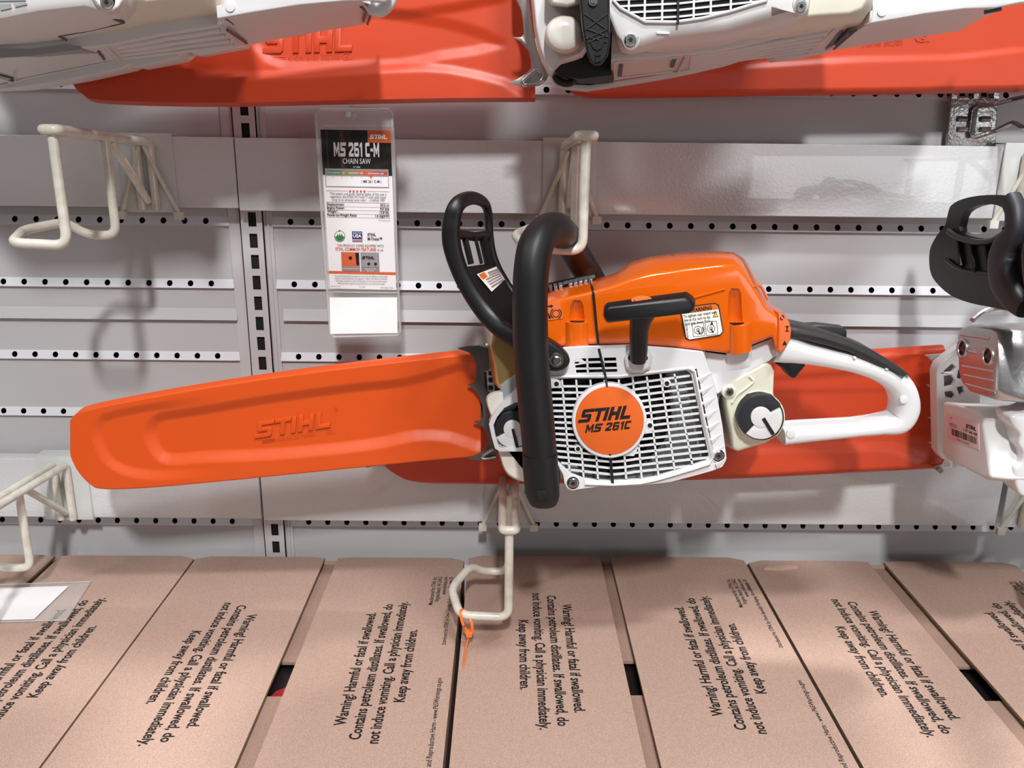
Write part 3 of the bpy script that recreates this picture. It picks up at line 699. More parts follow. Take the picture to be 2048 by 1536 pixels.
def cap(cx, cy, R, r, a_black, Yf, parent, name, bar, flap):
    """twist cap: dark knurled arc, centre disc, white folding grip, line mark"""
    t = MB(); cyl(t, cx, cy, Yf+.004, Yf+.016, R*.97, 0, .001); o = t.build(name, 'black_plastic', parent)
    t = MB(); a0, a1 = a_black; n = 40; P = []
    for i in range(n+1):
        a = a0+(a1-a0)*i/n; k = R*(1+.035*max(0, math.cos(a*6))**6); P.append((cx+k*math.cos(a), cy+k*math.sin(a)))
    for i in range(n+1): a = a1+(a0-a1)*i/n; P.append((cx+r*math.cos(a), cy+r*math.sin(a)))
    t.prism(P, Yf-.001, Yf+.008, 0, .0012); t.build('cap_rim', 'dark_plastic', o)
    t = MB(); t.prism(flap, Yf-.0025, Yf+.006, 0, .0008); t.build('folding_grip', 'white_plastic', o)
    t = MB(); cyl(t, cx, cy, Yf-.003, Yf+.006, r, 0, .0008); t.build('centre_disc', 'white_plastic', o)
    t = MB(); (xa, ya), (xb, yb) = bar; dx, dy = xb-xa, yb-ya; L = math.hypot(dx, dy); w = R*.075; nx, ny = -dy/L*w, dx/L*w
    t.prism([(xa+nx, ya+ny), (xb+nx, yb+ny), (xb-nx, yb-ny), (xa-nx, ya-ny)], Yf-.0036, Yf-.002); t.build('line_mark', 'ink', o)
    return o
def sect(cx, cy, r0, r1, a0, a1, n=24): return circ(cx, cy, r1, n, None, a0, a1, True)+circ(cx, cy, r0, n, None, a0, a1, True)[::-1]
fl = sect(1025, 859, 17, 36.5, -.1, 2.66)
cap(1025, 859, 37, 18, (2.72, 2.72+PI*1.08), -.266, MS, 'oil_cap', ((1025.5, 858), (1035, 896)), fl)
# bar and bucking spike
m = MB()
m.prism([(900, 740), (1010, 745), (1010, 850), (900, 860)], -.147, -.143); m.build('guide_bar', 'spike_grey', MS)
sp = [(915, 697), (935, 692), (958, 691), (976, 695), (978, 740), (968, 742), (970, 775), (986, 800), (992, 850), (995, 917), (975, 921), (955, 921), (936, 918), (950, 913), (963, 905), (973, 897), (978, 888), (976, 872), (967, 855), (957, 848), (947, 844), (961, 842), (966, 834), (965, 812), (956, 788), (945, 775), (935, 770), (948, 768), (952, 760), (953, 730), (948, 715), (937, 705)]
m = MB(); m.prism(sp, -.1615, -.158, 0, .0004, 2); m.build('bucking_spike', 'spike_grey', MS)
m = MB(); m.tube(smoothpath([at(986, 898, -.163), at(966, 912, -.163), at(968, 917, -.163), at(992, 913, -.163)], 4), .0014, 8); m.build('chain_catcher', 'chrome', MS)
# white lattice strip beside the spike
m = MB()
m.prism([(971, 690), (982, 692), (990, 792), (976, 792), (972, 740)], -.158, -.15)
for y in (738, 750, 766): m.prism([(975, y), (986, y), (986, y+3), (975, y+3)], -.160, -.15)
m.build('cover_edge', 'white_plastic', MS)
m = MB()
for y in (741, 754, 770): m.prism([(977, y+3), (985, y+3), (986, y+10), (978, y+10)], -.1605, -.157)
m.build('vent_slot', 'black_void', MS)
# muffler
m = MB()
A = [(984, 668), (993, 657), (1012, 660), (1040, 668), (1045, 700), (1045, 770), (1030, 782), (1000, 780), (991, 768), (987, 730), (980, 690)]
m.loft([([(975, 668), (985, 655), (1010, 652), (1040, 660), (1045, 700), (1045, 770), (1030, 778), (1000, 778), (985, 765), (980, 730), (975, 690)], -.16), (A, -.25), ([(1012+(x-1012)*.93, 722+(y-722)*.95) for x, y in A], -.258)])
m.build('muffler', 'muffler_gold_reflection', MS, .003)
# top cover -----------------------------------------------------------
SIL = [(1040, 615), (1085, 583), (1160, 565), (1190, 559), (1232, 545), (1262, 524), (1300, 513), (1370, 505), (1440, 502), (1468, 504), (1487, 516), (1500, 532), (1517, 558), (1532, 585), (1540, 604), (1566, 622), (1580, 645), (1584, 668), (1577, 692), (1560, 706), (1553, 690), (1548, 672), (1500, 692), (1452, 708), (1400, 702), (1350, 696), (1260, 689), (1170, 691), (1120, 694), (1060, 690)]
FRT = [(1045, 632), (1088, 604), (1155, 588), (1185, 582), (1232, 568), (1262, 556), (1300, 546), (1370, 536), (1440, 528), (1470, 528), (1484, 538), (1495, 552), (1510, 575), (1524, 598), (1534, 615), (1558, 632), (1570, 648), (1574, 668), (1569, 690), (1558, 704), (1551, 690), (1546, 673), (1500, 691), (1452, 706), (1400, 700), (1350, 694), (1260, 687), (1170, 689), (1120, 692), (1060, 688)]
MID = [((a[0]*.55+b[0]*.45), (a[1]*.55+b[1]*.45)-1.5) for a, b in zip(SIL, FRT)]
FR2 = [(1295+(x-1295)*.988, 620+(y-620)*.97 if y < 650 else y-1) for x, y in FRT]
m = MB()
m.loft([([(x, y+6 if y < 660 else y) for x, y in SIL], -.13), (SIL, -.205), (MID, -.262), (FRT, -.2805), (FR2, -.284)])
cov = m.build('top_cover', 'orange_gloss', MS, .0025, ang=40)
# grooves cut out by boolean
cut = MB()
for (xa, xb, ya, yb) in ((1134, 1175, 602, 641), (1452, 1492, 578, 646)):
    c0 = (xa+xb)/2; r = (xb-xa)/2
    cut.rings([[at(c0+r*math.cos(a)*w, y, -.288)+Vector((0, -.006+.016*math.sin(a)*w, 0)) for a in [2*PI*i/20 for i in range(20)]] for y, w in ((ya, .72), (ya+10, .9), (yb, 1.0))])
co = cut.build('groove_cutter', 'orange_gloss', None)
bo = cov.modifiers.new('groove', 'BOOLEAN'); bo.operation = 'DIFFERENCE'; bo.object = co; bo.solver = 'EXACT'
bpy.context.view_layer.update(); co.matrix_world = Matrix.Identity(4)
dg = bpy.context.evaluated_depsgraph_get(); nm = bpy.data.meshes.new_from_object(cov.evaluated_get(dg))
cov.modifiers.clear(); cov.data = nm; nm.set_sharp_from_angle(angle=math.radians(40)); bpy.data.objects.remove(co)
# bosses below the grooves
m = MB()
for (xa, xb, ya, yb, sh) in ((1129, 1178, 642, 693, 0), (1456, 1503, 646, 703, -4)):
    c0 = (xa+xb)/2; r = (xb-xa)/2
    m.rings([[at(c0+r*math.cos(a), y+sh*math.cos(a), -.281)+Vector((0, -.009*math.sin(a) if math.sin(a) > 0 else .004, 0)) for a in [2*PI*i/24 for i in range(24)]] for y in (ya, yb)])
m.build_each('screw_boss', 'orange_gloss', cov, .001)
m = MB()
for c0, y in ((1154, 641.5), (1472, 645)):
    m.rings([[at(c0+17*math.cos(a), y, -.281)+Vector((0, -.0062*math.sin(a) if math.sin(a) > 0 else .006, dz)) for a in [2*PI*i/20 for i in range(20)]] for dz in (0, .0007)])
m.build_each('recess_floor', 'black_plastic', cov)
# crease ridges on the cover
m = MB()
m.tube(smoothpath([at(1180, 632, -.283), at(1320, 612, -.2845), at(1450, 578, -.2845)], 5), .0009, 6)
m.tube(smoothpath([at(1090, 655, -.282), at(1132, 648, -.283)], 3), .0009, 6)
m.tube(smoothpath([at(1502, 575, -.283), at(1520, 572, -.281), at(1535, 600, -.279)], 5), .001, 6)
m.build('crease', 'orange_gloss', cov)
# rear shutter knob with symbols
m = MB(); K = [(1557, 626), (1570, 632), (1580, 645), (1583.5, 660), (1582, 680), (1572, 697), (1560, 708), (1556, 700), (1557, 660)]
m.prism(K, -.2865, -.27, 0, .002); kb = m.build('choke_lever', 'orange_label', MS)
m = MB(); A, Xd, Ud, w = basis((1570, 662), (1580, 661), -.2868)
m.prism([(1571, 652), (1578, 652), (1578, 653.5), (1575.7, 653.5), (1575.7, 661.5), (1578, 661.5), (1578, 663), (1571, 663), (1571, 661.5), (1573.3, 661.5), (1573.3, 653.5), (1571, 653.5)], -.287, -.2868)
m.prism([(1565, 690), (1574, 690), (1569.5, 681)], -.287, -.2868)
for a0 in (2.1, 5.25):
    P = circ(1564.5, 635, 4.3, 8, 5.3, a0-.9, a0+1.2, True)+circ(1564.5, 635, 2.6, 8, 3.5, a0-.9, a0+1.2, True)[::-1]; m.prism(P, -.287, -.2868)
m.build('symbol', 'ink', kb)
# cover vents at the top left, metal strip
m = MB()
for i in range(10):
    x = 1088+i*10; y = 583-(x-1088)*.21; 
    if i in (4,): continue
    m.prism([(x, y-5), (x+7, y-6.5), (x+7, y+5), (x, y+6.5)], -.236, -.21, 0, .0006)
m.build_each('cooling_fin', 'alu', MS)
m = MB(); m.tube([at(1088, 576, -.215), at(1190, 554, -.215)], .004, 8); m.build('seal_strip', 'black_rubber', MS)
# brake pictogram sticker
m = MB(); m.prism([(1080, 608), (1120, 603), (1125, 637), (1080, 643)], -.2848, -.2835); st = m.build('brake_sticker', 'orange_label', MS)
m = MB(); Q = -.2851
def ringpx(m, cx, cy, r0, r1, a0=0, a1=2*PI, Y=Q, d=.0002):
    P = circ(cx, cy, r1, 28, None, a0, a1, True)+circ(cx, cy, r0, 28, None, a0, a1, True)[::-1]; m.prism(P, Y, Y+d)
ringpx(m, 1112, 627, 6.2, 7.6, .01, 2*PI-.01); ringpx(m, 1112, 627, 9.5, 11.5, -1.0, 1.1); ringpx(m, 1112, 627, 9.5, 11.5, 2.1, 4.1)
m.prism([(1086, 615), (1088, 613), (1101, 633), (1099, 635)], Q, Q+.0002); cyl(m, 1099.5, 635, Q, Q+.0002, 2.6, n=14)
m.prism([(1090, 612), (1101, 611), (1101, 608.5), (1107, 612), (1101.5, 616), (1101.3, 613.5), (1090, 614.5)], Q, Q+.0002)
m.build('printed_symbol', 'ink', st)
# white side housing behind the louvres
m = MB()
P = [(1400, 702), (1452, 709), (1500, 693), (1549, 673), (1553, 690), (1556, 708), (1538, 722), (1500, 742), (1450, 775), (1438, 787), (1431, 789), (1420, 750)]
m.loft([([(x-4, y-4) for x, y in P], -.18), (P, -.268), ([(1480+(x-1480)*.985, 730+(y-730)*.985) for x, y in P], -.2705)])
m.build('side_housing', 'white_gloss', MS, .0012)
m = MB(); m.rings([[at(1478+26*math.cos(a), y-4*math.cos(a), -.27)+Vector((0, -.007*max(0, math.sin(a))*w, 0)) for a in [2*PI*i/24 for i in range(24)]] for y, w in ((702, .8), (716, .7), (730, .4), (740, .05))])
m.build('housing_bulge', 'white_gloss', MS, ang=60)
# ------------------------------------------------ starter cover with grille
CO = [(1086, 722), (1100, 712), (1120, 696), (1165, 693), (1260, 690), (1350, 697), (1407, 704), (1420, 742), (1434, 790), (1445, 850), (1452, 905), (1452, 922), (1445, 934), (1425, 942), (1400, 949), (1340, 965), (1280, 972), (1200, 974), (1160, 979), (1140, 978), (1129, 968), (1126, 950), (1115, 930), (1098, 915), (1090, 860), (1086, 770)]
GR = [(1096, 764), (1110, 758), (1160, 757), (1240, 757), (1290, 751), (1374, 741), (1382, 748), (1400, 830), (1418, 912), (1412, 921), (1384, 931), (1345, 943), (1310, 954), (1280, 959), (1225, 962), (1195, 961), (1167, 957), (1140, 946), (1117, 924), (1111, 912), (1100, 850)]
VG = [(1149, 722), (1160, 717), (1232, 715), (1235, 745), (1153, 747)]
m = MB(); ex = Vector((0, .004, 0))
m.holed([at(*q, YF) for q in CO], [[at(*q, YF) for q in GR], [at(*q, YF) for q in VG]], ex)
sc = m.build('starter_cover', 'white_gloss', MS, .0006)
m = MB(); n = len(CO); RW = [[at(*q, YF+.003) for q in CO], [at(*q, -.262) for q in CO]]
m.rings(RW, cap=False); I = [[at(1270+(x-1270)*.985, 840+(y-840)*.985, Y) for x, y in CO] for Y in (-.262, YF+.003)]; m.rings(I, cap=False)
m.build('cover_wall', 'white_gloss', sc)
bars = MB(); YG = YF+.0002
def strip(P, w, yf=YG, yb=YF+.0018, mb=None):
    up = [(x, y-w/2) for x, y in P]; dn = [(x, y+w/2) for x, y in P][::-1]; (mb or bars).prism(up+dn, yf, yb)
GI = [(1265+(x-1265)*1.012, 855+(y-855)*1.012) for x, y in GR]
def row_y(k, x):
    yc = 773+12.6*k; a = .00+.0105*max(0, k-3); b = .135-.002*k
    return yc-(a*(1222-x) if x < 1222 else b*(x-1222)*min(1, (x-1222)/70+.3))
for k in range(15):
    run = []
    for x in range(1092, 1424, 6):
        if inside((x, row_y(k, x)), GI): run.append((x, row_y(k, x)))
    if len(run) > 1: strip(run, 3.7)
for j in range(9):
    x0 = 1124+28.4*j; x1 = (1140, 1167, 1195.5, 1223.5, 1252, 1283, 1317, 1351, 1389)[j]; run = []
    for y in range(736, 968, 6):
        x = x0+(x1-x0)*(y-760)/190
        if inside((x, y), GI): run.append((x, y))
    if len(run) > 1: bars.prism([(x-1.9, y) for x, y in run]+[(x+1.9, y) for x, y in run[::-1]], YG, YF+.0018)
bars.build('grille', 'white_gloss', sc, ang=30)
b2 = MB()
for y in (724.5, 737): strip([(1149, y+1), (1236, y-1)], 3.5, mb=b2)
for x in (1174, 1206): b2.prism([(x-2, 715), (x+2, 715), (x+4, 748), (x, 748)], YG, YF+.0018)
b2.prism([(1147, 716), (1160, 715), (1173, 727), (1149, 731)], YG, YF+.003)
b2.build('upper_grille', 'white_gloss', sc)
m = MB(); m.prism(CO, -.271, -.262); m.build('cover_back', 'black_void', MS)
m = MB()
P = circ(1219, 842, 92, 48); m.holed([at(*q, -.283) for q in circ(1219, 842, 104, 48)], [[at(*q, -.283) for q in P]], Vector((0, .01, 0)))
for i in range(22):
    a = 2*PI*i/22; c, s_ = math.cos(a), math.sin(a); c2, s2 = math.cos(a+.16), math.sin(a+.16)
    m.prism([(1219+60*c, 842+60*s_), (1219+60*c+3, 842+60*s_+3), (1219+112*c2+2, 842+112*s2+2), (1219+112*c2, 842+112*s2)], -.287, -.275)
cyl(m, 1219, 842, -.284, -.272, 62)
m.build('flywheel', 'flywheel', MS)
m = MB(); m.prism([(1325, 700), (1412, 700), (1446, 925), (1330, 962), (1150, 968), (1110, 930), (1240, 940), (1300, 925), (1330, 890), (1346, 842), (1340, 790)], -.281, -.272, 0, .004); m.build('air_shroud', 'inner_grey', MS)
# screw posts in the grille
m = MB(); h = MB()
for x, y, r in ((1113, 768, 8), (1334, 767, 8), (1300, 851, 8), (1156, 898, 7)):
    cyl(m, x, y, YF-.0004, YF+.008, r, 0, .0006, 20); cyl(h, x, y, YF-.0007, YF, r*.58, 0, 0, 18)
m.prism([(1096, 760), (1112, 758), (1122, 763), (1122, 776), (1098, 776)], YF-.0001, YF+.004)
m.prism([(1288, 845), (1300, 840), (1308, 852), (1303, 862), (1290, 866)], YF-.0001, YF+.004)
m.prism([(1244, 905), (1275, 890), (1276, 897), (1268, 912), (1246, 912)], YF-.0001, YF+.004)
m.build_each('screw_post', 'white_gloss', sc); h.build_each('post_hole', 'black_void', sc)
# badge
m = MB(); cyl(m, 1219, 842, YF-.004, YF+.003, 75, 0, .0015, 64); m.build('badge_rim', 'white_gloss', sc)
m = MB(); cyl(m, 1219.5, 841.5, YF-.0045, YF-.002, 68.5, 0, .0004, 64); bd = m.build('badge', 'orange_disc', sc)
m = MB(); A, Xd, Ud, w = basis((1158, 846), (1270, 836), YF-.0048); put_logo(m, A, Xd, Ud, .0126, w, mi=0, shear=.36); m.build('badge_logo', 'ink', bd)
m = MB(); A, Xd, Ud, w = basis((1170, 866), (1266, 857), YF-.0048); put_logo(m, A, Xd, Ud, .0078, w, mi=0, shear=.3, word='MS 261C'); m.build('badge_text', 'ink', bd)
# louvre fins on the right
m = MB(); dk = MB()
for k in range(8):
    x = 1396+k*4.9; y = 757+k*24.3
    m.slab([at(x, y, YF)-Vector((0, .0032, 0)), at(x+27-k*.6, y-13, YF)-Vector((0, .0002, 0)), at(x+27-k*.6, y-9, YF), at(x+3, y+9, YF)-Vector((0, .0016, 0))], Vector((0, .004, 0)))
    dk.prism([(x-6, y-19), (x-3, y-20), (x+1, y-3), (x-2, y-2)], YF-.0002, YF+.001)
m.build_each('louvre_fin', 'white_gloss', sc, .0004); dk.build_each('louvre_slot', 'black_void', sc)
# raised frame around the grille
m = MB(); m.tube([at(*q, YF) for q in [(1378, 736), (1388, 742), (1405, 830), (1425, 912), (1418, 926), (1388, 936), (1345, 949), (1310, 959), (1280, 965), (1225, 968), (1170, 966)]], [(.0035, .0018)]*2, 8, ref=(0, 1, 0)); m.tube([at(*q, YF) for q in [(1096, 753), (1150, 753), (1240, 752), (1290, 746), (1378, 736)]], .0014, 8); m.build('grille_frame', 'white_gloss', sc, ang=60)
# cover screws
m = MB(); 
for x, y in ((1146, 966), (1437, 911)): cyl(m, x, y, YF-.0005, YF+.003, 16, 0, .0012)
m.build_each('screw_seat', 'white_gloss', sc)
m = MB()
for x, y in ((1146, 966), (1437, 911)): cyl(m, x, y, YF-.0007, YF, 12.3)
m.build_each('screw_recess', 'black_void', sc)
screw(MS, 1146, 966, YF-.0008, 11, washer=False); screw(MS, 1437, 911, YF-.0008, 10.5, washer=False)
# starter grip
m = MB()
R0 = [(1250, 716), (1258, 700), (1276, 696), (1297, 700), (1303, 714), (1300, 735), (1285, 744), (1265, 744), (1253, 735)]
m.loft([([(1276+(x-1276)*1.12, 722+(y-722)*1.12) for x, y in R0], YF+.002), (R0, YF-.006), ([(1276+(x-1276)*.93, 718+(y-718)*.9) for x, y in R0], YF-.0085)]); m.build('rope_guide', 'white_gloss', sc, .001, ang=60)
m = MB(); cyl(m, 1276, 716, YF-.0092, YF-.005, 20, 0, 0, 28, 9); m.build('rope_hole', 'black_void', sc)
m = MB(); P = [at(1276, 720, YF-.0145), at(1277, 700, YF-.017), at(1278, 660, YF-.021), at(1281, 640, YF-.0235), at(1283, 622, YF-.026)]
m.tube(P, [(.0068, .0088), (.0078, .0088), (.0080, .0088), (.0092, .0095), (.014, .010)], 20, ref=(1, 0, 0), n=2.6)
sg = m.build('starter_grip', 'black_plastic', MS)
m = MB(); G = [(1206, 630), (1208, 612), (1214, 605), (1290, 594), (1373, 583), (1386, 592), (1391, 600), (1390, 616), (1383, 623), (1300, 636), (1215, 646), (1211, 643)]
m.loft([([(x, y) for x, y in G], YF-.018), (G, YF-.022), ([(1298+(x-1298)*.965, 618+(y-614)*.80+1) for x, y in G], YF-.034), ([(1298+(x-1298)*.93, 621+(y-614)*.62) for x, y in G], YF-.036)])
m.build('grip_bar', 'black_plastic', sg, .0015, ang=50)
m = MB(); c = at(1283, 601, YF-.0285); tl_ = Vector((0, -.62, .78)); X_ = Vector((1, 0, .06)).normalized(); Z_ = tl_.cross(X_).normalized(); ov = [c+X_*.0088*math.cos(a)+Z_*.0044*math.sin(a)+tl_*.001 for a in [2*PI*i/28 for i in range(28)]]
m.slab(ov, -tl_*.003); em = m.build('grip_emblem', 'orange_disc', sg)
m = MB()
for k, ch in enumerate('ElastoStart'):
    a = -2.8+k*.26; q = c+X_*.0068*math.cos(a)-Z_*.0033*math.sin(a)*-1+tl_*.0014
    put_text(m, ch, q, X_, -Z_ if Z_.z < 0 else Z_, .0022, 0, align='c', bold=.02)
m.build('emblem_text', 'ink', em)
# warning sticker
Q = -.2852
m = MB(); m.prism([(1361, 622), (1366, 614), (1430, 606), (1438, 610), (1447, 663), (1441, 671), (1378, 681), (1371, 677)], Q, Q+.003); ws = m.build('warning_sticker', 'ink', MS)
m = MB(); m.prism([(1363, 623), (1367, 616), (1430, 608), (1436, 612), (1445, 663), (1440, 669), (1379, 679), (1373, 675)], Q-.0002, Q); m.build('sticker_face', 'label_white', ws)
m = MB(); m.prism([(1363, 623), (1367, 616), (1430, 608), (1436, 612), (1437.5, 618), (1365, 628)], Q-.0004, Q); m.build('sticker_header', 'label_orange', ws)
m = MB(); A, Xd, Ud, w = basis((1381, 625), (1424, 618.5), Q-.0006); put_text(m, 'WARNING', A, Xd, Ud, .0052, 0, width=w, bold=.03)
A, Xd, Ud, w = basis((1367, 636), (1434, 626.5), Q-.0004)
for i, (st, ww) in enumerate((('To tighten cap: insert with', 1.0), ('line at d\u2019p, turn to 6p,', .78), ('fold grip down flush.', .76))): put_text(m, st, A-Ud*(i*.0036)+Xd*(i*.0006), Xd, Ud, .0037, 0, width=w*ww, bold=.012)
A, Xd, Ud, w = basis((1377, 676), (1375, 650), Q-.0004); put_text(m, '0000 967 7248 A PS', A, Xd, Vector((-Xd.z, 0, Xd.x)), .0020, 0, width=w, bold=.01)
for cx, cy in ((1396, 660), (1422, 657)):
    P = [(cx-12, cy-12), (cx+11, cy-15), (cx+14, cy+11), (cx-9, cy+14)]; 
    for a, b in zip(P, P[1:]+P[:1]): m.tube([at(*a, Q-.0003), at(*b, Q-.0003)], .00022, 4)
    ringpx(m, cx, cy, 7.2, 8.2, .01, 2*PI-.01, Q-.0004, .0001); ringpx(m, cx, cy, 2.6, 3.6, .01, 2*PI-.01, Q-.0004, .0001)
    m.prism([(cx-1, cy), (cx+1, cy), (cx+6, cy+8), (cx+3.5, cy+9)], Q-.0005, Q-.0003)
ringpx(m, 1396, 660, 9.6, 11.6, -.6, .9, Q-.0004, .0001); m.prism([(1421, 650), (1424, 640), (1426, 650)], Q-.0005, Q-.0003)
m.build('sticker_print', 'ink', ws)
m = MB(); m.prism([(1426, 635), (1437, 633.5), (1430, 622.5)], Q-.0004, Q-.0002); tr = m.build('hazard_triangle', 'ink', ws)
m = MB(); m.prism([(1427.8, 633.6), (1435.3, 632.6), (1430.4, 625)], Q-.0006, Q-.0004); m.build('triangle_fill', 'label_yellow', tr)
# fuel tank, rear
m = MB()
TF = [(1450, 768), (1478, 752), (1515, 733), (1530, 724), (1541, 728), (1548, 742), (1546, 790), (1560, 806), (1569, 830), (1566, 855), (1552, 872), (1530, 886), (1502, 894), (1474, 903), (1466, 898), (1462, 860), (1452, 808)]
TB = [(1425, 775), (1460, 752), (1505, 733), (1525, 724), (1535, 728), (1541, 742), (1539, 790), (1550, 806), (1556, 830), (1553, 850), (1545, 865), (1525, 876), (1500, 884), (1462, 896), (1448, 890), (1434, 850), (1424, 800)]
m.loft([(TB, -.15), (TB, -.225), (TF, -.268), ([(1505+(x-1505)*.97, 820+(y-820)*.975) for x, y in TF], -.272)])
tk = m.build('fuel_tank', 'tank', MS, .003, ang=50)
m = MB(); m.tube(smoothpath([at(*q, -.272) for q in [(1464, 806), (1474, 790), (1490, 778), (1500, 770), (1507, 762), (1498, 752)]], 4), .0014, 8)
m.tube(smoothpath([at(*q, -.272) for q in circ(1521, 833, 52, 10, 50, 2.4, 4.7, True)], 2), .0016, 8); m.build('tank_rib', 'tank', tk, ang=60)
m = MB(); cyl(m, 1459, 784, -.2735, -.262, 15, 0, .002); m.build_each('screw_seat', 'tank', tk)
screw(tk, 1459, 784, -.2745, 9.5, washer=False)
fl = sect(1522, 835.5, 20, 43.5, -.42, 2.28)
m = MB(); m.prism(circ(1522, 835, 49, 40), -.2755, -.268, 0, .0015); m.build('filler_neck', 'tank', tk)
cap(1523, 835.5, 47, 21, (2.34, 2.34+3.36), -.284, tk, 'fuel_cap', ((1527, 837), (1547, 869)), fl)
m = MB(); m.tube(smoothpath([at(*q, -.255) for q in [(1438, 784), (1452, 768), (1478, 752)]], 4), .0045, 10); m.build('rubber_buffer', 'black_rubber', MS)
m = MB(); m.prism([(1508, 728), (1528, 722), (1526, 732), (1518, 737), (1511, 734)], -.262, -.24, 0, .001); m.build('stop_buffer', 'black_rubber', MS)
# rear handle
m = MB(); Yh = -.225; px2 = .5/1000
def hp_(P, **k):
    pts = smoothpath([at(x, y, Yh) for x, y, r in P], 5); rr = []
    N = len(P)
    for i in range(len(pts)): t = i/5; a = int(min(t, N-2)); f_ = min(1, t-a); r = P[a][2]+(P[a+1][2]-P[a][2])*f_; rr.append((.0185, r*.00050))
    return pts, rr
P = [(1545, 690, 32), (1570, 694, 30), (1605, 702, 23), (1650, 711, 20), (1700, 722, 19), (1745, 737, 19), (1784, 757, 23), (1803, 782, 24), (1807, 815, 25), (1792, 841, 22), (1755, 848, 16), (1710, 853, 14), (1650, 858, 16), (1600, 862, 18), (1560, 866, 19)]
pts, rr = hp_(P); m.tube(pts, rr, 24, ref=(0, 1, 0), n=3.2); rh = m.build('rear_handle', 'white_gloss', MS, ang=50)
m = MB(); 
for x, y in ((1710, 716), (1774, 738), (1582, 868)): cyl(m, x, y, Yh-.0195, Yh-.017, 3.2 if x > 1600 else 9, 0, .0003, 18)
cyl(m, 1808, 800, Yh-.0192, Yh-.017, 8, 0, .0003, 18); m.build_each('mould_mark', 'white_gloss', rh)
m = MB()
m.prism([(1578, 652), (1600, 655), (1650, 666), (1700, 682), (1752, 704), (1795, 730), (1815, 745), (1826, 753), (1800, 751), (1758, 735), (1700, 706), (1650, 692), (1600, 680), (1578, 677)], Yh-.0212, Yh+.0205, 0, .006, 5)
m.build('grip_insert', 'grip_grey', rh, ang=60)
m = MB(); m.prism([(1598, 663), (1606, 652), (1640, 650), (1690, 656), (1695, 664), (1694, 675), (1655, 668)], -.215, -.2, 0, .002); m.build('throttle_lock', 'dark_plastic', MS)
m = MB(); m.prism(sm2([(1551, 727), (1580, 720), (1604, 720), (1611, 731), (1602, 743), (1592, 756), (1586, 757), (1578, 752), (1568, 738)], 2), -.236, -.216, 0, .002); m.build('throttle_trigger', 'black_plastic', MS)
# front handle bar
hb = [(1083, 985, -.327), (1079, 900, -.328), (1070, 800, -.328), (1062, 700, -.328), (1060, 600, -.328), (1064, 530, -.326), (1073, 488, -.318), (1090, 465, -.300), (1112, 458, -.270), (1128, 470, -.225), (1140, 490, -.18), (1157, 518, -.145), (1179, 552, -.130), (1206, 600, -.125), (1235, 640, -.125)]
m = MB(); m.tube(smoothpath([pt(q) for q in hb], 8), [.0150]*4+[.0148]*8+[.0145]*3, 26, rip=.022)
fb = m.build('front_handle', 'black_rubber', MS, ang=55)
m = MB(); m.tube(smoothpath([at(1080, 905, -.327), at(1081, 935, -.327), at(1084, 975, -.327), at(1086, 990, -.327), at(1086, 1001, -.326)], 4), [.0156, .0160, .0158, .0150, .0128], 22, n=2.6, ref=(1, 0, 0)); m.build('handle_end', 'black_rubber', fb, ang=50)
m = MB(); m.prism([(1073, 983), (1093, 982), (1096, 992), (1091, 1001), (1077, 1002), (1072, 994)], -.3438, -.335, 0, .0008); m.build('end_socket', 'black_void', fb)
m = MB(); m.prism([(1095, 922), (1112, 926), (1121, 945), (1122, 962), (1116, 985), (1102, 1004), (1090, 1004)], -.31, -.28, 0, .003); m.build('handle_foot', 'black_plastic', fb)
# hand guard
m = MB()
Np = [(1088, 715, -.312), (1060, 697, -.305), (1030, 676, -.292), (1000, 656, -.28), (970, 625, -.272), (940, 582, -.268), (917, 535, -.266), (903, 485, -.266), (904, 440, -.266), (916, 408, -.262), (942, 396, -.235), (966, 404, -.205), (976, 425, -.195), (979, 470, -.195), (984, 505, -.195), (995, 535, -.195), (1012, 565, -.195), (1032, 595, -.2)]
rd = [(.006, .009), (.006, .010), (.006, .009), (.006, .0085), (.006, .0085), (.0055, .008), (.0055, .008), (.005, .0085), (.005, .0080), (.0055, .0072), (.006, .0062), (.0055, .005), (.005, .0042), (.005, .0040), (.005, .0042), (.005, .004), (.005, .004), (.005, .004)]
m.tube(smoothpath([pt(q) for q in Np], 5), rd, 18, ref=(0, 1, 0), n=2.8)
hg = m.build('hand_guard', 'black_plastic', MS, ang=55)
m = MB(); NN = [(922, 535, -.268), (945, 582, -.27), (975, 625, -.275), (1005, 655, -.282), (1040, 678, -.29), (1066, 690, -.295)]; FF = [(992, 525, -.195), (1006, 552, -.196), (1024, 580, -.2), (1040, 605, -.205), (1060, 640, -.21), (1075, 670, -.215)]
R = []
for a, b in zip(NN, FF):
    A_, B_ = pt(a), pt(b); R.append([A_, B_, B_+Vector((.002, 0, -.004)), A_+Vector((.002, 0, -.004))])
m.rings(R); gp = m.build('guard_panel', 'black_plastic', hg)
m = MB(); A_, B_ = pt((915, 468, -.265)), pt((980, 470, -.195)); m.tube([A_, A_.lerp(B_, .5)+Vector((0, 0, -.002)), B_], [(.0045, .003)]*2, 12)
A_, B_ = pt((950, 472, -.235)), pt((963, 527, -.232)); m.tube([A_, B_], .0018, 8); A_, B_ = pt((930, 478, -.25)), pt((942, 528, -.25)); m.tube([A_, B_], [(.003, .002)]*2, 8); m.tube([pt((966, 474, -.215)), pt((978, 528, -.212))], [(.0045, .002)]*2, 8)
m.build('guard_web', 'black_plastic', hg)
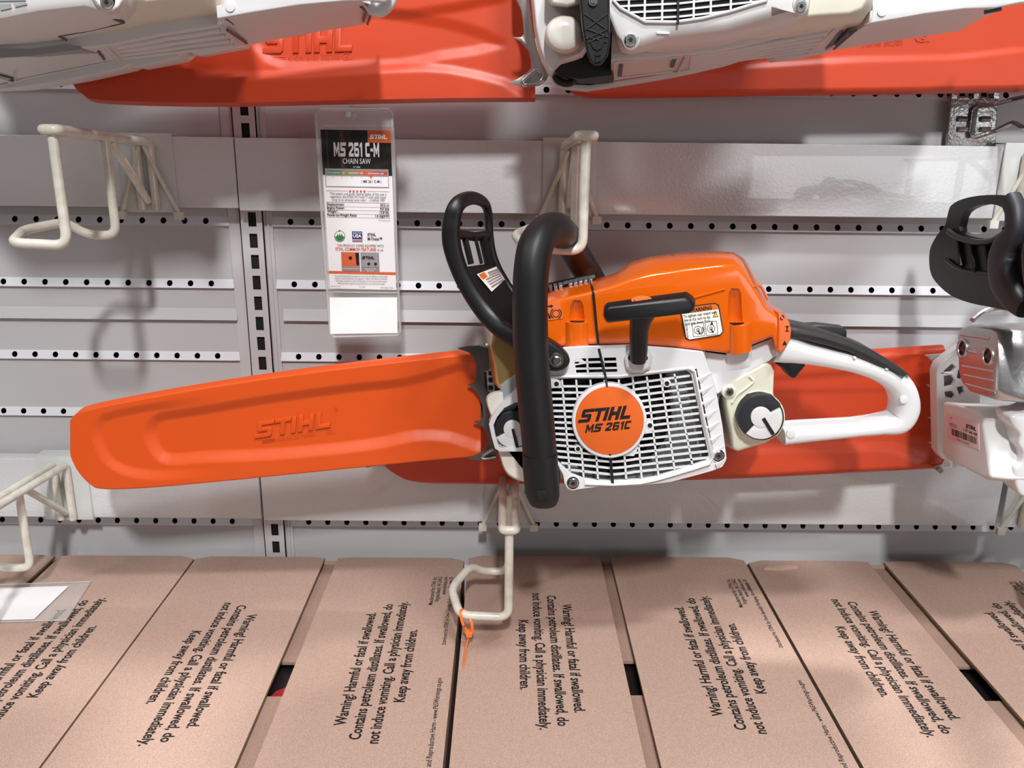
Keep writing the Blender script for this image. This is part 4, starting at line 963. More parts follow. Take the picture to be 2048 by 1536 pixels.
def gpt(u, v, k=.0006):   # point on the guard panel, u 0..1 near->far, v along
    i = min(int(v), 4); f_ = v-i; A_ = pt(NN[i]).lerp(pt(NN[i+1]), f_); B_ = pt(FF[i]).lerp(pt(FF[i+1]), f_); p = A_.lerp(B_, u); nn = (B_-A_).cross(pt(NN[i+1])-pt(NN[i])).normalized(); return p+(nn if nn.dot(CAM-p) > 0 else -nn)*k
m = MB(); m.slab([gpt(.30, .42), gpt(.93, .28), gpt(.99, 1.2), gpt(.42, 1.4)], Vector((.0003, 0, -.0004))); gs = m.build('guard_sticker', 'label_white', hg)
m = MB(); m.slab([gpt(.33, .46, .0014), gpt(.50, .42, .0014), gpt(.53, .66, .0014), gpt(.37, .72, .0014)], Vector((.0002, 0, -.0003))); m.build('sticker_header', 'label_orange', gs)
m = MB()
for r in range(6):
    v = .47+r*.145; u0 = (.58 if r < 2 else .42+.012*r); m.slab([gpt(u0, v, .0015), gpt(.92, v-.05, .0015), gpt(.925, v+.02, .0015), gpt(u0+.005, v+.06, .0015)], Vector((.0002, 0, -.0003)))
m.build('sticker_print', 'line_grey', gs)
# guard pivot arm
m = MB(); m.prism(sm2([(1040, 672), (1070, 672), (1100, 683), (1125, 700), (1139, 716), (1138, 731), (1125, 742), (1105, 744), (1080, 738), (1045, 735)], 3), -.3125, -.296, 0, .003); m.build('pivot_arm', 'black_plastic', hg)
screw(hg, 1113, 721, -.3135, 15)
# black binding strap over saw
m = MB(); YS2 = YF-.005
m.tube([pt(q) for q in [(1180, 560, -.235), (1184, 573, -.272), (1187, 588, -.2868), (1197, 692, -.2868), (1198, 698, -.3012), (1212, 757, -.3016), (1214, 774, -.3045)]], [(.0004, .0012)]*2, 6, ref=(0, 1, 0))
m.tube([pt(q) for q in [(1220, 908, -.3045), (1221, 918, -.3018), (1226, 972, -.3018)]], [(.0004, .0014)]*2, 6, ref=(0, 1, 0))
m.build('binding_strap', 'black_rubber', MS)

# ---------------------------------------------------------------- right saw
RS = thing('chainsaw', 'chainsaw at the right edge showing its silver muffler and barcode sticker', 'chainsaw', at(1960, 960, -.17), 'chainsaws hanging on the display wall')
m = MB(); XQ = .475
def atxr(P, X): return [atx(x, y, X) for x, y in P]
SP = [(1905, 700), (1905, 935), (1873, 938), (1868, 934), (1884, 928), (1890, 915), (1887, 905), (1872, 893), (1856, 885), (1880, 882), (1886, 876), (1880, 858), (1868, 842), (1855, 835), (1880, 832), (1884, 822), (1880, 800), (1866, 780), (1853, 770), (1876, 768), (1882, 760), (1876, 740), (1864, 722), (1851, 711), (1885, 708)]
m.prism(SP, -.094, -.091, 0, .0004, 2); m.build('bucking_spike', 'spike_bright', RS)
m = MB(); m.prism([(1780, 760), (1900, 762), (1900, 870), (1780, 866)], -.071, -.067); m.build('guide_bar', 'spike_grey', RS)
OC = [(1873, 745), (1880, 728), (1900, 712), (1925, 695), (1960, 690), (1960, 930), (1885, 918), (1876, 905)]
def hexa(cx, cy, rx, ry, a=0): return [(cx+rx*math.cos(a+i*PI/3), cy+ry*math.sin(a+i*PI/3)) for i in range(6)]
HO = [[(1888, 742), (1904, 728), (1913, 735), (1905, 745), (1888, 746)], [(1888, 752), (1903, 750), (1911, 762), (1906, 772), (1889, 776)], [(1889, 784), (1904, 782), (1912, 792), (1908, 798), (1892, 795)], [(1917, 740), (1928, 738), (1932, 750), (1924, 760), (1914, 756)], [(1914, 775), (1926, 772), (1930, 785), (1920, 792)]]
m = MB(); m.holed([at(*q, -.125) for q in OC], [[at(*q, -.125) for q in h_] for h_ in HO], Vector((0, .006, 0)))
m.prism(OC, -.112, -.095); m.build('sprocket_cover', 'white_plastic', RS, .0008)
m = MB(); m.prism([(1885, 735), (1935, 705), (1940, 798), (1886, 800)], -.1135, -.112); m.build('cover_recess', 'inner_grey', RS)
F1 = [(1884, 803), (1882, 905), (1890, 918), (1930, 938), (1972, 960), (1981, 955), (1974, 900), (1967, 848), (1970, 836), (1955, 820), (1912, 806)]
def ringx(P, X): return [atx(x, y, X) for x, y in P]
B0 = ringx(F1, .482); cx_ = sum((p for p in B0), Vector())/len(B0)
m = MB(); m.rings([[Vector((.482, cx_.y+(p.y-cx_.y)*.95, cx_.z+(p.z-cx_.z)*.95)) for p in B0], [Vector((.4845, p.y, p.z)) for p in B0], [Vector((.50, p.y-.004, p.z)) for p in B0], [Vector((.76, p.y-.004, p.z)) for p in B0]])
rb = m.build('oil_tank', 'white_plastic', RS, .003, ang=50)
# sticker on the tank front
def fx(u, v, k=0): # u along depth, v vertical on plane x=.482
    P = [(1895, 826), (1957, 847), (1958, 900), (1896, 876)]; X = .4815-k
    a = atx(*P[0], X).lerp(atx(*P[1], X), u); b = atx(*P[3], X).lerp(atx(*P[2], X), u); return a.lerp(b, v)
m = MB(); m.slab([fx(0, 0), fx(1, 0), fx(1, 1), fx(0, 1)], Vector((.0008, 0, 0)), 0, .0003, 2); ls = m.build('barcode_sticker', 'label_pink', RS)
m = MB(); Xd = (fx(1, .5)-fx(0, .5)).normalized(); Ud = (fx(.5, 0)-fx(.5, 1)).normalized()
W_ = (fx(1, 0)-fx(0, 0)).length; Hh = (fx(0, 0)-fx(0, 1)).length
put_logo(m, fx(.60, .33, .0003), Xd, Ud, Hh*.15, W_*.34, mi=0)
put_text(m, '1 97 548 408', fx(.95, .5, .0003), Xd, Ud, Hh*.16, 0, width=W_*.42, align='r', bold=.02); put_text(m, 'Made in Germany', fx(.5, .95, .0003), Xd, Ud, Hh*.11, 0, width=W_*.4, align='c')
put_text(m, 'MS261C-M', fx(.07, .42, .0003), Xd, Ud, Hh*.1, 0, width=W_*.22); put_text(m, 'TYP 1141', fx(.07, .5, .0003), Xd, Ud, Hh*.1, 0, width=W_*.22); put_text(m, '1141', fx(.08, .18, .0003), Xd, Ud, Hh*.1, 0)
random.seed(3); u = .12
while u < .92:
    w_ = random.choice((.008, .014, .02)); m.add([fx(u, .56, .0003), fx(u+w_, .56, .0003), fx(u+w_, .82, .0003), fx(u, .82, .0003)], [(0, 1, 2, 3)]); u += w_+random.choice((.008, .014, .022))
m.build('sticker_print', 'ink', ls)
# starter side, scalloped white cover
m = MB(); P = sm2([(2022, 838), (2030, 830), (2048, 828), (2110, 825), (2110, 1010), (2052, 996), (2036, 982), (2028, 950), (2030, 935), (2044, 925), (2046, 905), (2038, 890), (2040, 870), (2028, 855)], 3)
m.prism(P, -.262, -.235, 0, .003); m.build('starter_cover', 'white_gloss', RS)
# muffler
M0 = [(1914, 668), (1920, 655), (1935, 650), (1985, 656), (1996, 664), (2000, 700), (2000, 780), (1996, 796), (1985, 800), (1940, 786), (1922, 766), (1916, 740)]
B0 = ringx(M0, .470); c_ = sum((p for p in B0), Vector())/len(B0)
def sc_(k, X, dy=0): return [Vector((X, c_.y+(p.y-c_.y)*k+dy, c_.z+(p.z-c_.z)*k)) for p in B0]
m = MB(); m.rings([sc_(.86, .469), sc_(.95, .470), sc_(1.0, .4745), sc_(1.07, .50), sc_(1.08, .62)]); mf = m.build('muffler', 'alu', RS, ang=50)
m = MB()
for (a, b) in (((1922, 669), (1980, 677)), ((1925, 733), (1988, 744)), ((1928, 751), (1990, 763)), ((1932, 769), (1992, 785)), ((1938, 703), (1955, 706))):
    m.tube([atx(*a, .4695), atx(*b, .4695)], [(.0012, .0018)]*2, 10, ref=(1, 0, 0))
m.build('rib', 'alu', mf, ang=60)
m = MB()
for x, y in ((1925, 697), (1976, 712)):
    c = atx(x, y, .4688); m.tube([c+Vector((0, .0085*math.cos(a), .0088*math.sin(a))) for a in [2*PI*i/20 for i in range(20)]], .0018, 8, closed=True)
m.build_each('outlet_rim', 'alu', mf, ang=60)
m = MB()
for x, y in ((1925, 697), (1976, 712)):
    c = atx(x, y, .4686); m.slab([c+Vector((0, .0072*math.cos(a), .0076*math.sin(a))) for a in [2*PI*i/20 for i in range(20)]], Vector((.003, 0, 0)))
mo = m.build_each('outlet', 'black_void', mf)
m = MB()
for x, y in ((1925, 697), (1976, 712)):
    c = atx(x, y, .4682); m.slab([c+Vector((0, (.0036+.0018*math.cos(3*a+1))*math.cos(a), (.004+.0018*math.cos(3*a+1))*math.sin(a))) for a in [2*PI*i/24 for i in range(24)]], Vector((.002, 0, 0)))
m.build_each('outlet_screw', 'rust', mf)
m = MB(); T0 = [(1962, 625), (1990, 612), (2048, 606), (2120, 604)]; m.tube(smoothpath([atx(1945, 640, .50), at(1970, 622, -.14), at(2010, 614, -.15), at(2080, 625, -.2)], 5), .003, 8); m.build('gasket', 'alu', RS)
# hand guard of the right saw
OG = sm2([(1858, 520), (1861, 495), (1874, 470), (1890, 450), (1896, 425), (1903, 410), (1925, 398), (1960, 391), (2000, 390), (2030, 396), (2039, 410), (2040, 450), (2041, 500), (2060, 560), (2080, 640), (2040, 628), (1990, 616), (1940, 606), (1900, 590), (1872, 565), (1861, 545)], 3)
WG = sm2([(1920, 462), (1921, 444), (1928, 425), (1950, 412), (1980, 408), (2004, 415), (2009, 432), (2007, 458), (1998, 470), (1970, 477), (1940, 472)], 2)
m = MB(); XG = .478; m.holed([atx(x, y, XG) for x, y in OG], [[atx(x, y, XG) for x, y in WG]], Vector((.008, 0, 0))); g2 = m.build('hand_guard', 'black_plastic', RS, .002, ang=50)
m = MB(); P = [(2022, 398), (2032, 425), (2030, 465), (2014, 490), (2005, 520), (2008, 560), (2026, 592), (2052, 618)]
m.tube(smoothpath([atx(x, y, XG-.004) for x, y in P], 4), [(.008, .009), (.008, .009), (.008, .010), (.009, .014), (.009, .017), (.009, .016), (.009, .013), (.008, .009)], 18, ref=(1, 0, 0), n=3); m.build('guard_arm', 'dark_plastic', g2, ang=55)
m = MB(); m.tube(smoothpath([atx(x, y, XG-.003) for x, y in [(1898, 462), (1915, 474), (1950, 484), (1985, 482), (2008, 468)]], 4), [(.004, .0035)]*2, 10, ref=(1, 0, 0))
for a, b in (((1918, 478), (1924, 532)), ((1943, 484), (1953, 545)), ((1972, 484), (1980, 545))): m.tube([atx(*a, XG-.002), atx(*b, XG-.002)], [(.003, .002)]*2, 8, ref=(1, 0, 0))
m.tube(smoothpath([atx(x, y, XG-.002) for x, y in [(1893, 520), (1925, 540), (1985, 548)]], 4), .002, 8)
m.build('guard_rib', 'black_plastic', g2)
m = MB(); m.tube(smoothpath([pt(q) for q in [(2100, 700, -.3), (2090, 600, -.3), (2082, 530, -.3), (2084, 490, -.29), (2105, 470, -.25), (2150, 490, -.18)]], 6), .0145, 20, rip=.02); m.build('front_handle', 'black_rubber', RS, ang=55)
#PART3
# ---------------------------------------------------------------- upper right saw
US = thing('chainsaw', 'white underside of the chainsaw at the top right, with steel spikes and black elbow', 'chainsaw', at(1500, 120, -.2), 'chainsaws hanging on the display wall')
TOPY = -160
SPK = [(1025, TOPY), (1058, TOPY), (1058, 0), (1066, 60), (1075, 100), (1086, 130), (1098, 148), (1093, 160), (1080, 171), (1060, 174), (1040, 172), (1015, 167), (1036, 157), (1052, 147), (1062, 137), (1062, 120), (1056, 100), (1042, 83), (1027, 75), (1042, 74), (1048, 67), (1046, 40), (1042, 18), (1033, 0), (1028, -8)]
m = MB(); m.prism(SPK, -.150, -.1465, 0, .0005, 2); sk = m.build('bucking_spike', 'spike_bright', US)
m = MB(); m.tube(smoothpath([at(*q, -.151) for q in [(1046, 164), (1050, 158), (1068, 143), (1074, 140), (1083, 144), (1086, 156), (1076, 166), (1050, 170)]], 4, True), .0022, 10, closed=True)
m.build('spike_fold', 'chrome', sk, ang=60)
# front housing and oil tank dome
m = MB()
FH = [(1060, TOPY), (1175, TOPY), (1180, 90), (1165, 112), (1150, 118), (1122, 126), (1110, 138), (1104, 148), (1098, 148), (1088, 128), (1076, 95), (1068, 55), (1062, 0)]
m.loft([([(1120+(x-1120)*1.0, y+6 if y > 0 else y) for x, y in FH], -.14), (FH, -.255), ([(1120+(x-1120)*.9, 50+(y-50)*.92 if y > 0 else y) for x, y in FH], -.265)])
m.build('front_housing', 'white_plastic', US, .002, ang=50)
m = MB(); D = circ(1129, 68, 39, 36, 38)
m.loft([([(x-2, y+4) for x, y in D], -.24), (D, -.278), ([(1129+(x-1129)*.93, 68+(y-68)*.93) for x, y in D], -.2845), ([(1129+(x-1129)*.8, 68+(y-68)*.8) for x, y in D], -.2875), ([(1129+(x-1129)*.4, 68+(y-68)*.4) for x, y in D], -.2885)])
m.build('oil_tank', 'oil_tank', US, ang=70)
m = MB(); m.loft([([(1092, -20), (1160, -20), (1160, 5), (1135, 12), (1105, 8)], -.292), ([(1088, -20), (1164, -20), (1164, 10), (1135, 18), (1100, 12)], -.262)]); m.build('oil_cap', 'oil_tank', US, .002)
# black elbow of the hand guard / handle foot
m = MB(); EL = [(1156, TOPY), (1218, TOPY), (1220, 40), (1221, 88), (1216, 112), (1203, 130), (1190, 132), (1180, 124), (1172, 100), (1164, 60), (1158, 0)]
m.loft([(EL, -.27), (EL, -.318), ([(1190+(x-1190)*.9, 60+(y-60)*.97 if y > 0 else y) for x, y in EL], -.322)]); eb = m.build('handle_elbow', 'black_plastic', US, .001)
m = MB()
for a, b in (((1169, 27), (1215, 60)), ((1215, 27), (1170, 60)), ((1170, 56), (1216, 74)), ((1216, 58), (1172, 78)), ((1175, 74), (1214, 84)), ((1214, 70), (1176, 84))): m.tube([at(*a, -.3225), at(*b, -.3225)], .0007, 6)
m.build('lattice_rib', 'dark_plastic', eb)
m = MB()
for P in ([(1180, 84), (1210, 80), (1204, 96), (1194, 101), (1186, 96)], [(1189, 107), (1203, 103), (1202, 110), (1191, 113)], [(1190, 118), (1204, 114), (1201, 122), (1192, 125)]): m.prism(P, -.3232, -.321)
m.build('lattice_hole', 'black_void', eb)
screw(eb, 1186, 3, -.3235, 9)
# dark cavity behind, ribs of the base
m = MB(); m.loft([([(1100, 112), (1225, 60), (1228, 176), (1160, 176), (1120, 170), (1106, 155)], -.12), ([(1120, 110), (1225, 60), (1224, 150), (1160, 158), (1118, 150), (1108, 140)], -.20)]); m.build('cavity', 'black_plastic', US)
m = MB(); m.tube([at(1158, 118, -.2), at(1164, 174, -.13)], .002, 8); m.tube(smoothpath([at(*q, -.18) for q in [(1110, 150), (1118, 163), (1140, 166), (1156, 150)]], 4), .0035, 8); m.build('cavity_rib', 'dark_plastic', US)
# base panel (underside), front edge near, back edge far
def lerp2(a, b, t): return a+(b-a)*t
FB = [(1222, 121), (1300, 117), (1432, 103), (1560, 74), (1700, 50)]
BBk = [(1222, 162), (1300, 151), (1425, 132), (1545, 108), (1660, 102)]
def under(name, mt, F, Bk, yf, yb, top=TOPY, bev=.0012, parent=US):
    m = MB(); n = len(F)
    f = [at(x, y, yf) for x, y in F]; b = [at(x, y, yb) for x, y in Bk]
    ft = [Vector((p.x, p.y, p.z+.045)) for p in f]; bt = [Vector((p.x, p.y, max(p.z+.02, q.z))) for p, q in zip(b, ft)]
    m.rings([[f[i], b[i], bt[i], ft[i]] for i in range(n)]); return m.build(name, mt, parent, bev, ang=30)
bp = under('base_panel', 'white_plastic', FB, BBk, -.245, -.15)
def sp_(u, v, k=.0008, F=FB, Bk=BBk, yf=-.245, yb=-.15):
    i = min(int(u), len(F)-2); t = u-i; a = at(*F[i], yf).lerp(at(*F[i+1], yf), t); b = at(*Bk[i], yb).lerp(at(*Bk[i+1], yb), t); p = a.lerp(b, v); p.z -= k; return p
m = MB()
for v in (.12, .3, .48, .66, .84): m.tube([sp_(1.62+.1*(1-v)*0, v), sp_(2.5, v), sp_(3.72-.12*v, v)], .0022, 8)
m.tube([sp_(1.55, .02), sp_(1.45, .98)], .0013, 6); m.tube([sp_(3.8, .02), sp_(3.62, .98)], .0014, 6); m.tube([sp_(.1, .05), sp_(1.4, .05)], .001, 6); m.tube([sp_(.1, .85), sp_(1.36, .9)], .001, 6); m.tube([sp_(.08, .05), sp_(.08, .9)], .001, 6)
m.build('base_rib', 'white_plastic', bp, ang=60)
m = MB()
for u, v0, v1 in ((.2, .2, .75), (1.34, .1, .6), (3.9, .15, .85)): a, b = sp_(u, v0, .0004), sp_(u-.03, v1, .0004); m.slab([a, a+Vector((.004, 0, 0)), b+Vector((.004, 0, 0)), b], Vector((0, 0, -.0006)))
m.build('base_slot', 'spike_grey', bp)
# lower rail along the back
RL = [(1104, 150), (1110, 165), (1130, 176), (1180, 180), (1260, 168), (1340, 155), (1400, 143), (1465, 128), (1488, 120), (1484, 112), (1400, 132), (1300, 152), (1232, 162), (1180, 170), (1140, 168), (1120, 160), (1112, 146)]
m = MB(); m.prism(RL, -.155, -.118, 0, .001); m.build('side_rail', 'white_plastic', US)
m = MB(); m.prism([(1540, 108), (1552, 122), (1600, 116), (1660, 104), (1655, 96)], -.15, -.13, 0, .001); m.build('rail_tab', 'white_plastic', US)
# fan cover
FC = [(1214, TOPY), (1214, 0), (1219, 50), (1234, 86), (1243, 96), (1262, 103), (1285, 101), (1310, 92), (1345, 82), (1450, 70), (1545, 46), (1598, 30), (1616, 20), (1619, 5), (1619, TOPY)]
FBk = [(1214, TOPY), (1214, 0), (1221, 60), (1237, 96), (1243, 105), (1262, 111), (1290, 104), (1312, 106), (1345, 107), (1450, 92), (1545, 68), (1600, 48), (1617, 34), (1621, 10), (1621, TOPY)]
m = MB(); m.loft([(FBk, -.235), ([(lerp2(a[0], b[0], .4), lerp2(a[1], b[1], .4)) for a, b in zip(FBk, FC)], -.285), (FC, -.303), ([(x, y-16 if y > 0 else y) for x, y in FC], -.3105), ([(x, y-30 if y > 30 else y) for x, y in FC], -.312)])
fc = m.build('starter_cover', 'white_plastic', US, .0008, ang=60)
GU = [(1226, 0), (1241, 16), (1290, 43), (1350, 44), (1405, 36), (1462, 22), (1500, 10), (1535, 0), (1545, -120), (1226, -120)]
m = MB(); m.prism(GU, -.3126, -.311); m.build('grille_opening', 'black_void', fc)
m = MB()
for k in range(-10, 4):
    run = [(x, 12-(.0 if x < 1290 else .0)+13.2*k-(x-1250)*.05-(max(0, x-1360)*.06)) for x in range(1226, 1560, 7)]; run = [q for q in run if inside(q, GU)]
    if len(run) > 1: m.prism([(x, y-2) for x, y in run]+[(x, y+2) for x, y in run[::-1]], -.3145, -.311)
for x0 in (1258, 1290, 1325, 1388, 1422, 1462, 1502):
    run = [(x0-.02*y, y) for y in range(-118, 48, 4) if inside((x0-.02*y, y), GU)]
    m.prism([(x-2, y) for x, y in run]+[(x+2, y) for x, y in run[::-1]], -.3148, -.311)
m.build('grille', 'white_gloss', fc)
m = MB(); m.tube([at(*q, -.3135) for q in GU[:8]], .0012, 8); m.build('grille_frame', 'white_gloss', fc)
m = MB(); m.prism([(1354, -150), (1358.5, -150), (1358.5, 48), (1354, 48)], -.3162, -.3125); m.build('binding_strap', 'black_rubber', US)
def udisc(m, x, y, r, Yf, Yb, rr=0., ry=None): m.prism(circ(x, y, r, 28, ry), Yf, Yb, 0, rr)
m = MB(); udisc(m, 1262, 74, 19, -.3115, -.29, .0015, 27); udisc(m, 1602, 8, 16, -.3135, -.29, .0015, 22); m.build_each('screw_seat', 'white_plastic', fc)
m = MB(); udisc(m, 1262, 77, 15.2, -.3118, -.305, 0, 20); udisc(m, 1602, 11, 12.5, -.3138, -.305, 0, 15.5); m.build_each('screw_recess', 'inner_grey', fc)
screw(US, 1261, 80, -.3125, 12.5, washer=False); screw(US, 1602, 13, -.3142, 11, washer=False)
m = MB()
for x, y, a in ((1326, 66, -.06), (1536, 32, .25)): m.prism([(x-13, y-2.4+13*a), (x+13, y-2.4-13*a), (x+14, y+2-13*a), (x-13, y+3+13*a)], -.3125 if y > 50 else -.309, -.3, 0, .0006)
m.build_each('mould_mark', 'white_plastic', fc)
TC = [(1190, -150), (1620, -150), (1640, -190), (1610, -300), (1560, -330), (1400, -325), (1260, -290), (1190, -260)]
m = MB(); m.loft([(TC, -.13), (TC, -.27), ([(1400+(x-1400)*.98, -225+(y+225)*.9) for x, y in TC], -.316), ([(1400+(x-1400)*.95, -225+(y+225)*.8) for x, y in TC], -.32)]); m.build('top_cover', 'orange_gloss', US, .003, ang=50)
# fuel tank
TK = [(1500, TOPY), (1500, 40), (1560, 52), (1640, 44), (1705, 40), (1730, 30), (1744, 10), (1748, -10), (1748, TOPY)]
TKb = [(1440, TOPY), (1440, 104), (1500, 92), (1600, 72), (1690, 60), (1715, 60), (1738, 40), (1752, 0), (1752, TOPY)]
m = MB(); m.loft([(TKb, -.195), ([(lerp2(a[0], b[0], .35), lerp2(a[1], b[1], .35)) for a, b in zip(TKb, TK)], -.245), (TK, -.275), ([(1600+(x-1600)*.95, y-14 if y > 0 else y) for x, y in TK], -.285)])
m.build('fuel_tank', 'tank', US, .002, ang=70)
# rear handle: bright side face and shaded underside
def rear_handle(parent, FF_, UF, UB, yf, yb, name='rear_handle'):
    m = MB(); up = [(x, y) for x, y in FF_]; m.prism(up, yf, yf+.012, 0, .0012, 2); h = m.build(name, 'white_gloss', parent, ang=50)
    m = MB(); f = [at(x, y, yf+.001) for x, y in UF]; b = [at(x, y, yb) for x, y in UB]
    m.rings([[f[i], b[i], b[i]+Vector((0, 0, .014)), f[i]+Vector((0, 0, .010))] for i in range(len(f))]); m.build('handle_underside', 'white_plastic', h, .0008)
    return h
hd = rear_handle(US, [(1746, -3), (1850, 0), (2000, 0), (2100, -10), (2100, 0), (2040, 6), (1990, 16), (1930, 18), (1850, 28), (1738, 47), (1746, 30)],
 [(1738, 47), (1850, 28), (1930, 18), (1990, 15), (2010, 13)], [(1650, 103), (1800, 80), (1920, 62), (1965, 36), (2005, 19)], -.262, -.165)
m = MB(); m.tube([at(1968, 24, -.245), at(2003, 17, -.25)], .002, 8); m.tube([at(1712, 60, -.255), at(1668, 98, -.172)], .0012, 6); m.tube([at(1700, 64, -.25), at(1672, 88, -.19)], .0016, 6); m.build_each('handle_rib', 'spike_grey', hd)
m = MB(); udisc(m, 1764, 24, 9, -.2632, -.26, .0003); m.build_each('mould_mark', 'white_gloss', hd)

# ---------------------------------------------------------------- upper left saw
UL = thing('chainsaw', 'white underside of the chainsaw at the top left, its rear handle pointing right', 'chainsaw', at(250, 120, -.2), 'chainsaws hanging on the display wall')
FC = [(-260, TOPY), (-260, 55), (-60, 52), (0, 38), (80, 22), (170, 12), (215, 24), (240, 18), (250, 4), (252, -20), (252, TOPY)]
FBk = [(-260, TOPY), (-260, 118), (-60, 98), (0, 94), (60, 91), (130, 82), (215, 62), (255, 48), (277, 28), (279, 8), (272, TOPY)]
m = MB(); mid = lambda t: [(lerp2(a[0], b[0], t), lerp2(a[1], b[1], t)) for a, b in zip(FBk, FC)]
m.loft([(FBk, -.228), (mid(.38), -.285), (mid(.75), -.306), (FC, -.316), ([(x, y-14 if y > -30 else y) for x, y in FC], -.318)])
fc = m.build('starter_cover', 'white_plastic', UL, .0008, ang=70)
m = MB(); m.loft([([(178, -40), (250, -40), (246, 0), (238, 14), (226, 21), (212, 20), (196, 10), (184, -6)], -.326), ([(172, -40), (254, -40), (252, 10), (240, 26), (222, 32), (206, 27), (190, 14), (176, -6)], -.308)]); m.build_each('screw_seat', 'white_gloss', fc, .0015)
m = MB(); udisc(m, 215, 2, 15, -.3264, -.32, 0, 17); m.build_each('screw_recess', 'black_void', fc)
screw(UL, 214, 5, -.327, 12.5, washer=False)
m = MB()
for P in ([(0, 8), (20, 7), (22, 16), (0, 21)], [(27, 7), (52, 5), (53, 9), (30, 14)], [(-30, 9), (-5, 8), (-5, 22), (-30, 26)], [(-30, -6), (50, -6), (50, 1), (-30, 3)]): m.prism(P, -.3192, -.317)
m.build('grille_opening', 'inner_grey', fc)
m = MB()
for (a, b), k in ((((118, 33), (146, 25)), 1), (((72, 65), (97, 61)), 1)):
    m.tube([at(*a, -.303 if a[1] < 40 else -.277), at(*b, -.305 if a[1] < 40 else -.277)], .0009, 6)
m.tube([at(226, 36, -.2935), at(246, 44, -.279)], .0016, 8); m.tube([at(118, 73, -.256), at(133, 80, -.24)], .0009, 6)
m.tube([at(118, 73, -.256), at(180, 62, -.262), at(250, 46, -.262)], .0005, 6)
m.build_each('moulding_slot', 'spike_grey', fc)
TK = [(200, TOPY), (200, 30), (280, 20), (340, 14), (400, 12), (430, 0), (442, -15), (446, -40), (446, TOPY)]
TKb = [(150, TOPY), (155, 93), (215, 83), (300, 62), (380, 48), (425, 46), (440, 36), (447, 8), (447, TOPY)]
m = MB(); md = [(lerp2(a[0], b[0], .35), lerp2(a[1], b[1], .35)) for a, b in zip(TKb, TK)]
m.loft([(TKb, -.185), (md, -.235), (TK, -.262), ([(330+(x-330)*.95, y-16 if y > -60 else y) for x, y in TK], -.275)])
m.build('fuel_tank', 'tank', UL, .002, ang=70)
hd = rear_handle(UL, [(440, -30), (560, -35), (700, -30), (770, -20), (780, -5), (770, 3), (735, 1), (690, 2), (600, 10), (500, 26), (434, 37), (442, 20), (446, 0)],
 [(434, 37), (500, 26), (600, 10), (690, 2), (722, 3), (742, 10)], [(486, 93), (560, 78), (660, 60), (725, 50), (742, 42), (748, 28)], -.268, -.165)
m = MB(); m.tube(smoothpath([at(*q, -.25) for q in [(738, 2), (746, 16), (756, 21), (768, 16), (778, 4), (782, -12)]], 4), .006, 12); m.build('handle_bend', 'white_gloss', hd, ang=60)
m = MB(); m.prism([(744, -10), (778, -10), (772, 8), (760, 17), (750, 14), (743, 4)], -.245, -.235); m.build('handle_inner', 'inner_grey', hd)
m = MB(); m.tube([at(*q, y_) for q, y_ in (((722, 13), -.245), ((732, 24), -.225), ((727, 42), -.185))], .0013, 8); m.tube([at(*q, y_) for q, y_ in (((732, 6), -.262), ((744, 24), -.225), ((735, 48), -.172))], .0012, 8); m.tube([at(452, 37, -.262), at(467, 48, -.24)], .001, 6); m.tube([at(455, 60, -.24), at(493, 86, -.178)], .0013, 8); m.build_each('handle_slot', 'spike_grey', hd)
m = MB(); udisc(m, 460, 12, 10, -.2692, -.266, .0003, 12); m.build_each('mould_mark', 'white_gloss', hd)
F2 = [(-260, 140), (-60, 122), (30, 116), (160, 96), (222, 90), (330, 68), (446, 50)]
B2 = [(-260, 215), (-60, 190), (30, 160), (140, 138), (232, 120), (365, 107), (486, 93)]
bp = under('base_panel', 'white_plastic', F2, B2, -.235, -.16, parent=UL)
def s2(u, v, k=.0008): return sp_(u, v, k, F2, B2, -.235, -.16)
m = MB()
for v in (.12, .36, .6, .82): m.tube([s2(4.12, v), s2(5, v), s2(5.9, v)], .0024, 8)
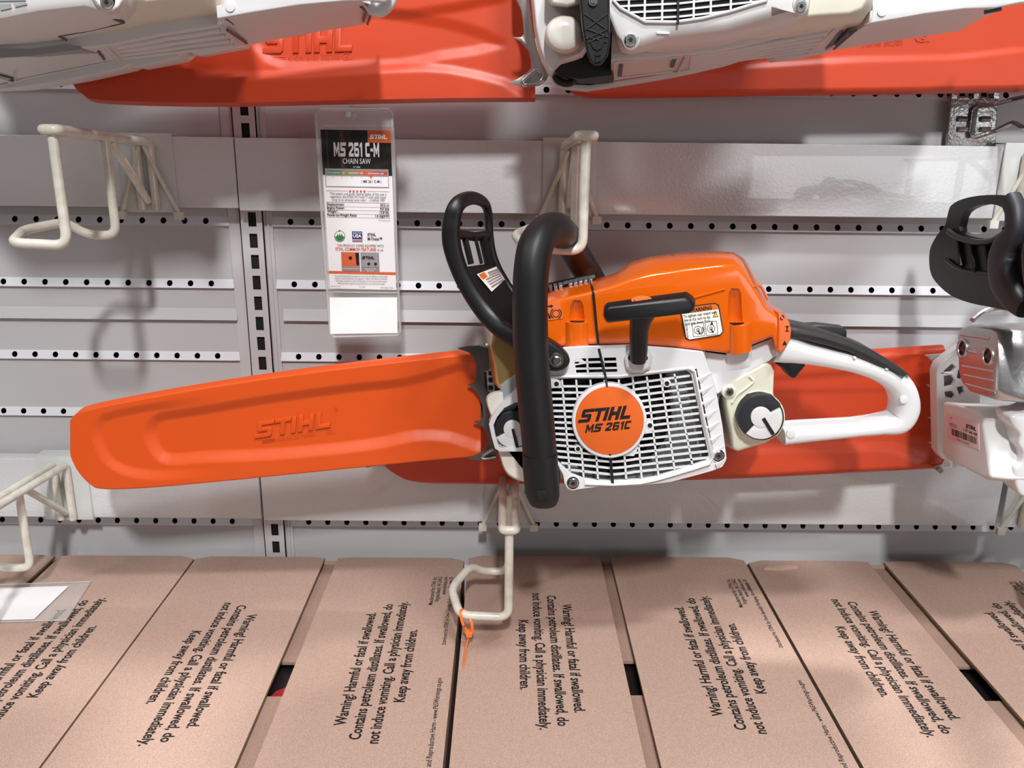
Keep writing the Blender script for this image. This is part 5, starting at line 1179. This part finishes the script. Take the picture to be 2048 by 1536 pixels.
m.tube([s2(3.85, .05), s2(4.05, .98)], .0014, 6); m.tube([s2(2.0, .5), s2(2.0, .98)], .001, 6); m.tube([s2(1.2, .98), s2(2.2, .98), s2(3.9, .98)], .001, 6); m.tube([s2(.9, .0), s2(1.9, .98)], .0015, 6)
m.build('base_rib', 'white_plastic', bp, ang=60)
m = MB(); m.tube([s2(3.6, .25), s2(3.75, .75)], .0012, 6); m.tube([s2(1.05, .15), s2(1.95, .85)], .001, 6); m.build('base_slot', 'spike_grey', bp)
m = MB(); m.prism([(-60, 96), (0, 96), (60, 98), (130, 88), (160, 92), (160, 99), (60, 112), (-60, 118)], -.238, -.2); m.build('shadow_gap', 'inner_grey', UL)
RL = [(-60, 160), (0, 162), (40, 155), (120, 136), (240, 112), (310, 102), (365, 95), (364, 106), (352, 117), (330, 122), (266, 134), (258, 128), (245, 136), (150, 157), (60, 172), (20, 177), (-60, 180)]
m = MB(); m.prism(RL, -.158, -.12, 0, .001); m.build('side_rail', 'white_plastic', UL)
m = MB(); m.tube(smoothpath([at(*q, -.13) for q in [(362, 100), (372, 112), (384, 108), (386, 100)]], 4), .004, 8); m.prism([(372, 92), (410, 90), (490, 84), (486, 94), (400, 110), (388, 110), (376, 100)], -.15, -.13, 0, .001); m.build('rail_tab', 'white_plastic', UL)
m = MB(); m.prism([(-30, 146), (8, 145), (24, 160), (-30, 166)], -.165, -.15); m.build('cavity', 'black_plastic', UL)
TC = [(-200, -150), (250, -150), (290, -180), (270, -300), (200, -325), (0, -320), (-200, -290)]
m = MB(); m.loft([(TC, -.13), (TC, -.27), ([(40+(x-40)*.98, -225+(y+225)*.9) for x, y in TC], -.316), ([(40+(x-40)*.95, -225+(y+225)*.8) for x, y in TC], -.322)]); m.build('top_cover', 'orange_gloss', UL, .003, ang=50)
# pegs that carry the scabbards
for pa, pb, lab in (((735, 930, -.10), (775, 922, -.002), 'small grey steel rod poking out under the left end of the right scabbard'), ((1881, 941, -.10), (1850, 915, -.002), 'small grey steel rod under the right end of the right scabbard')):
    o = MB().tube([pt(pa), pt(pb)], .0032, 12).build('support_rod', 'hook_worn'); tag(o, lab, 'rod', 'steel rods under the right scabbard')
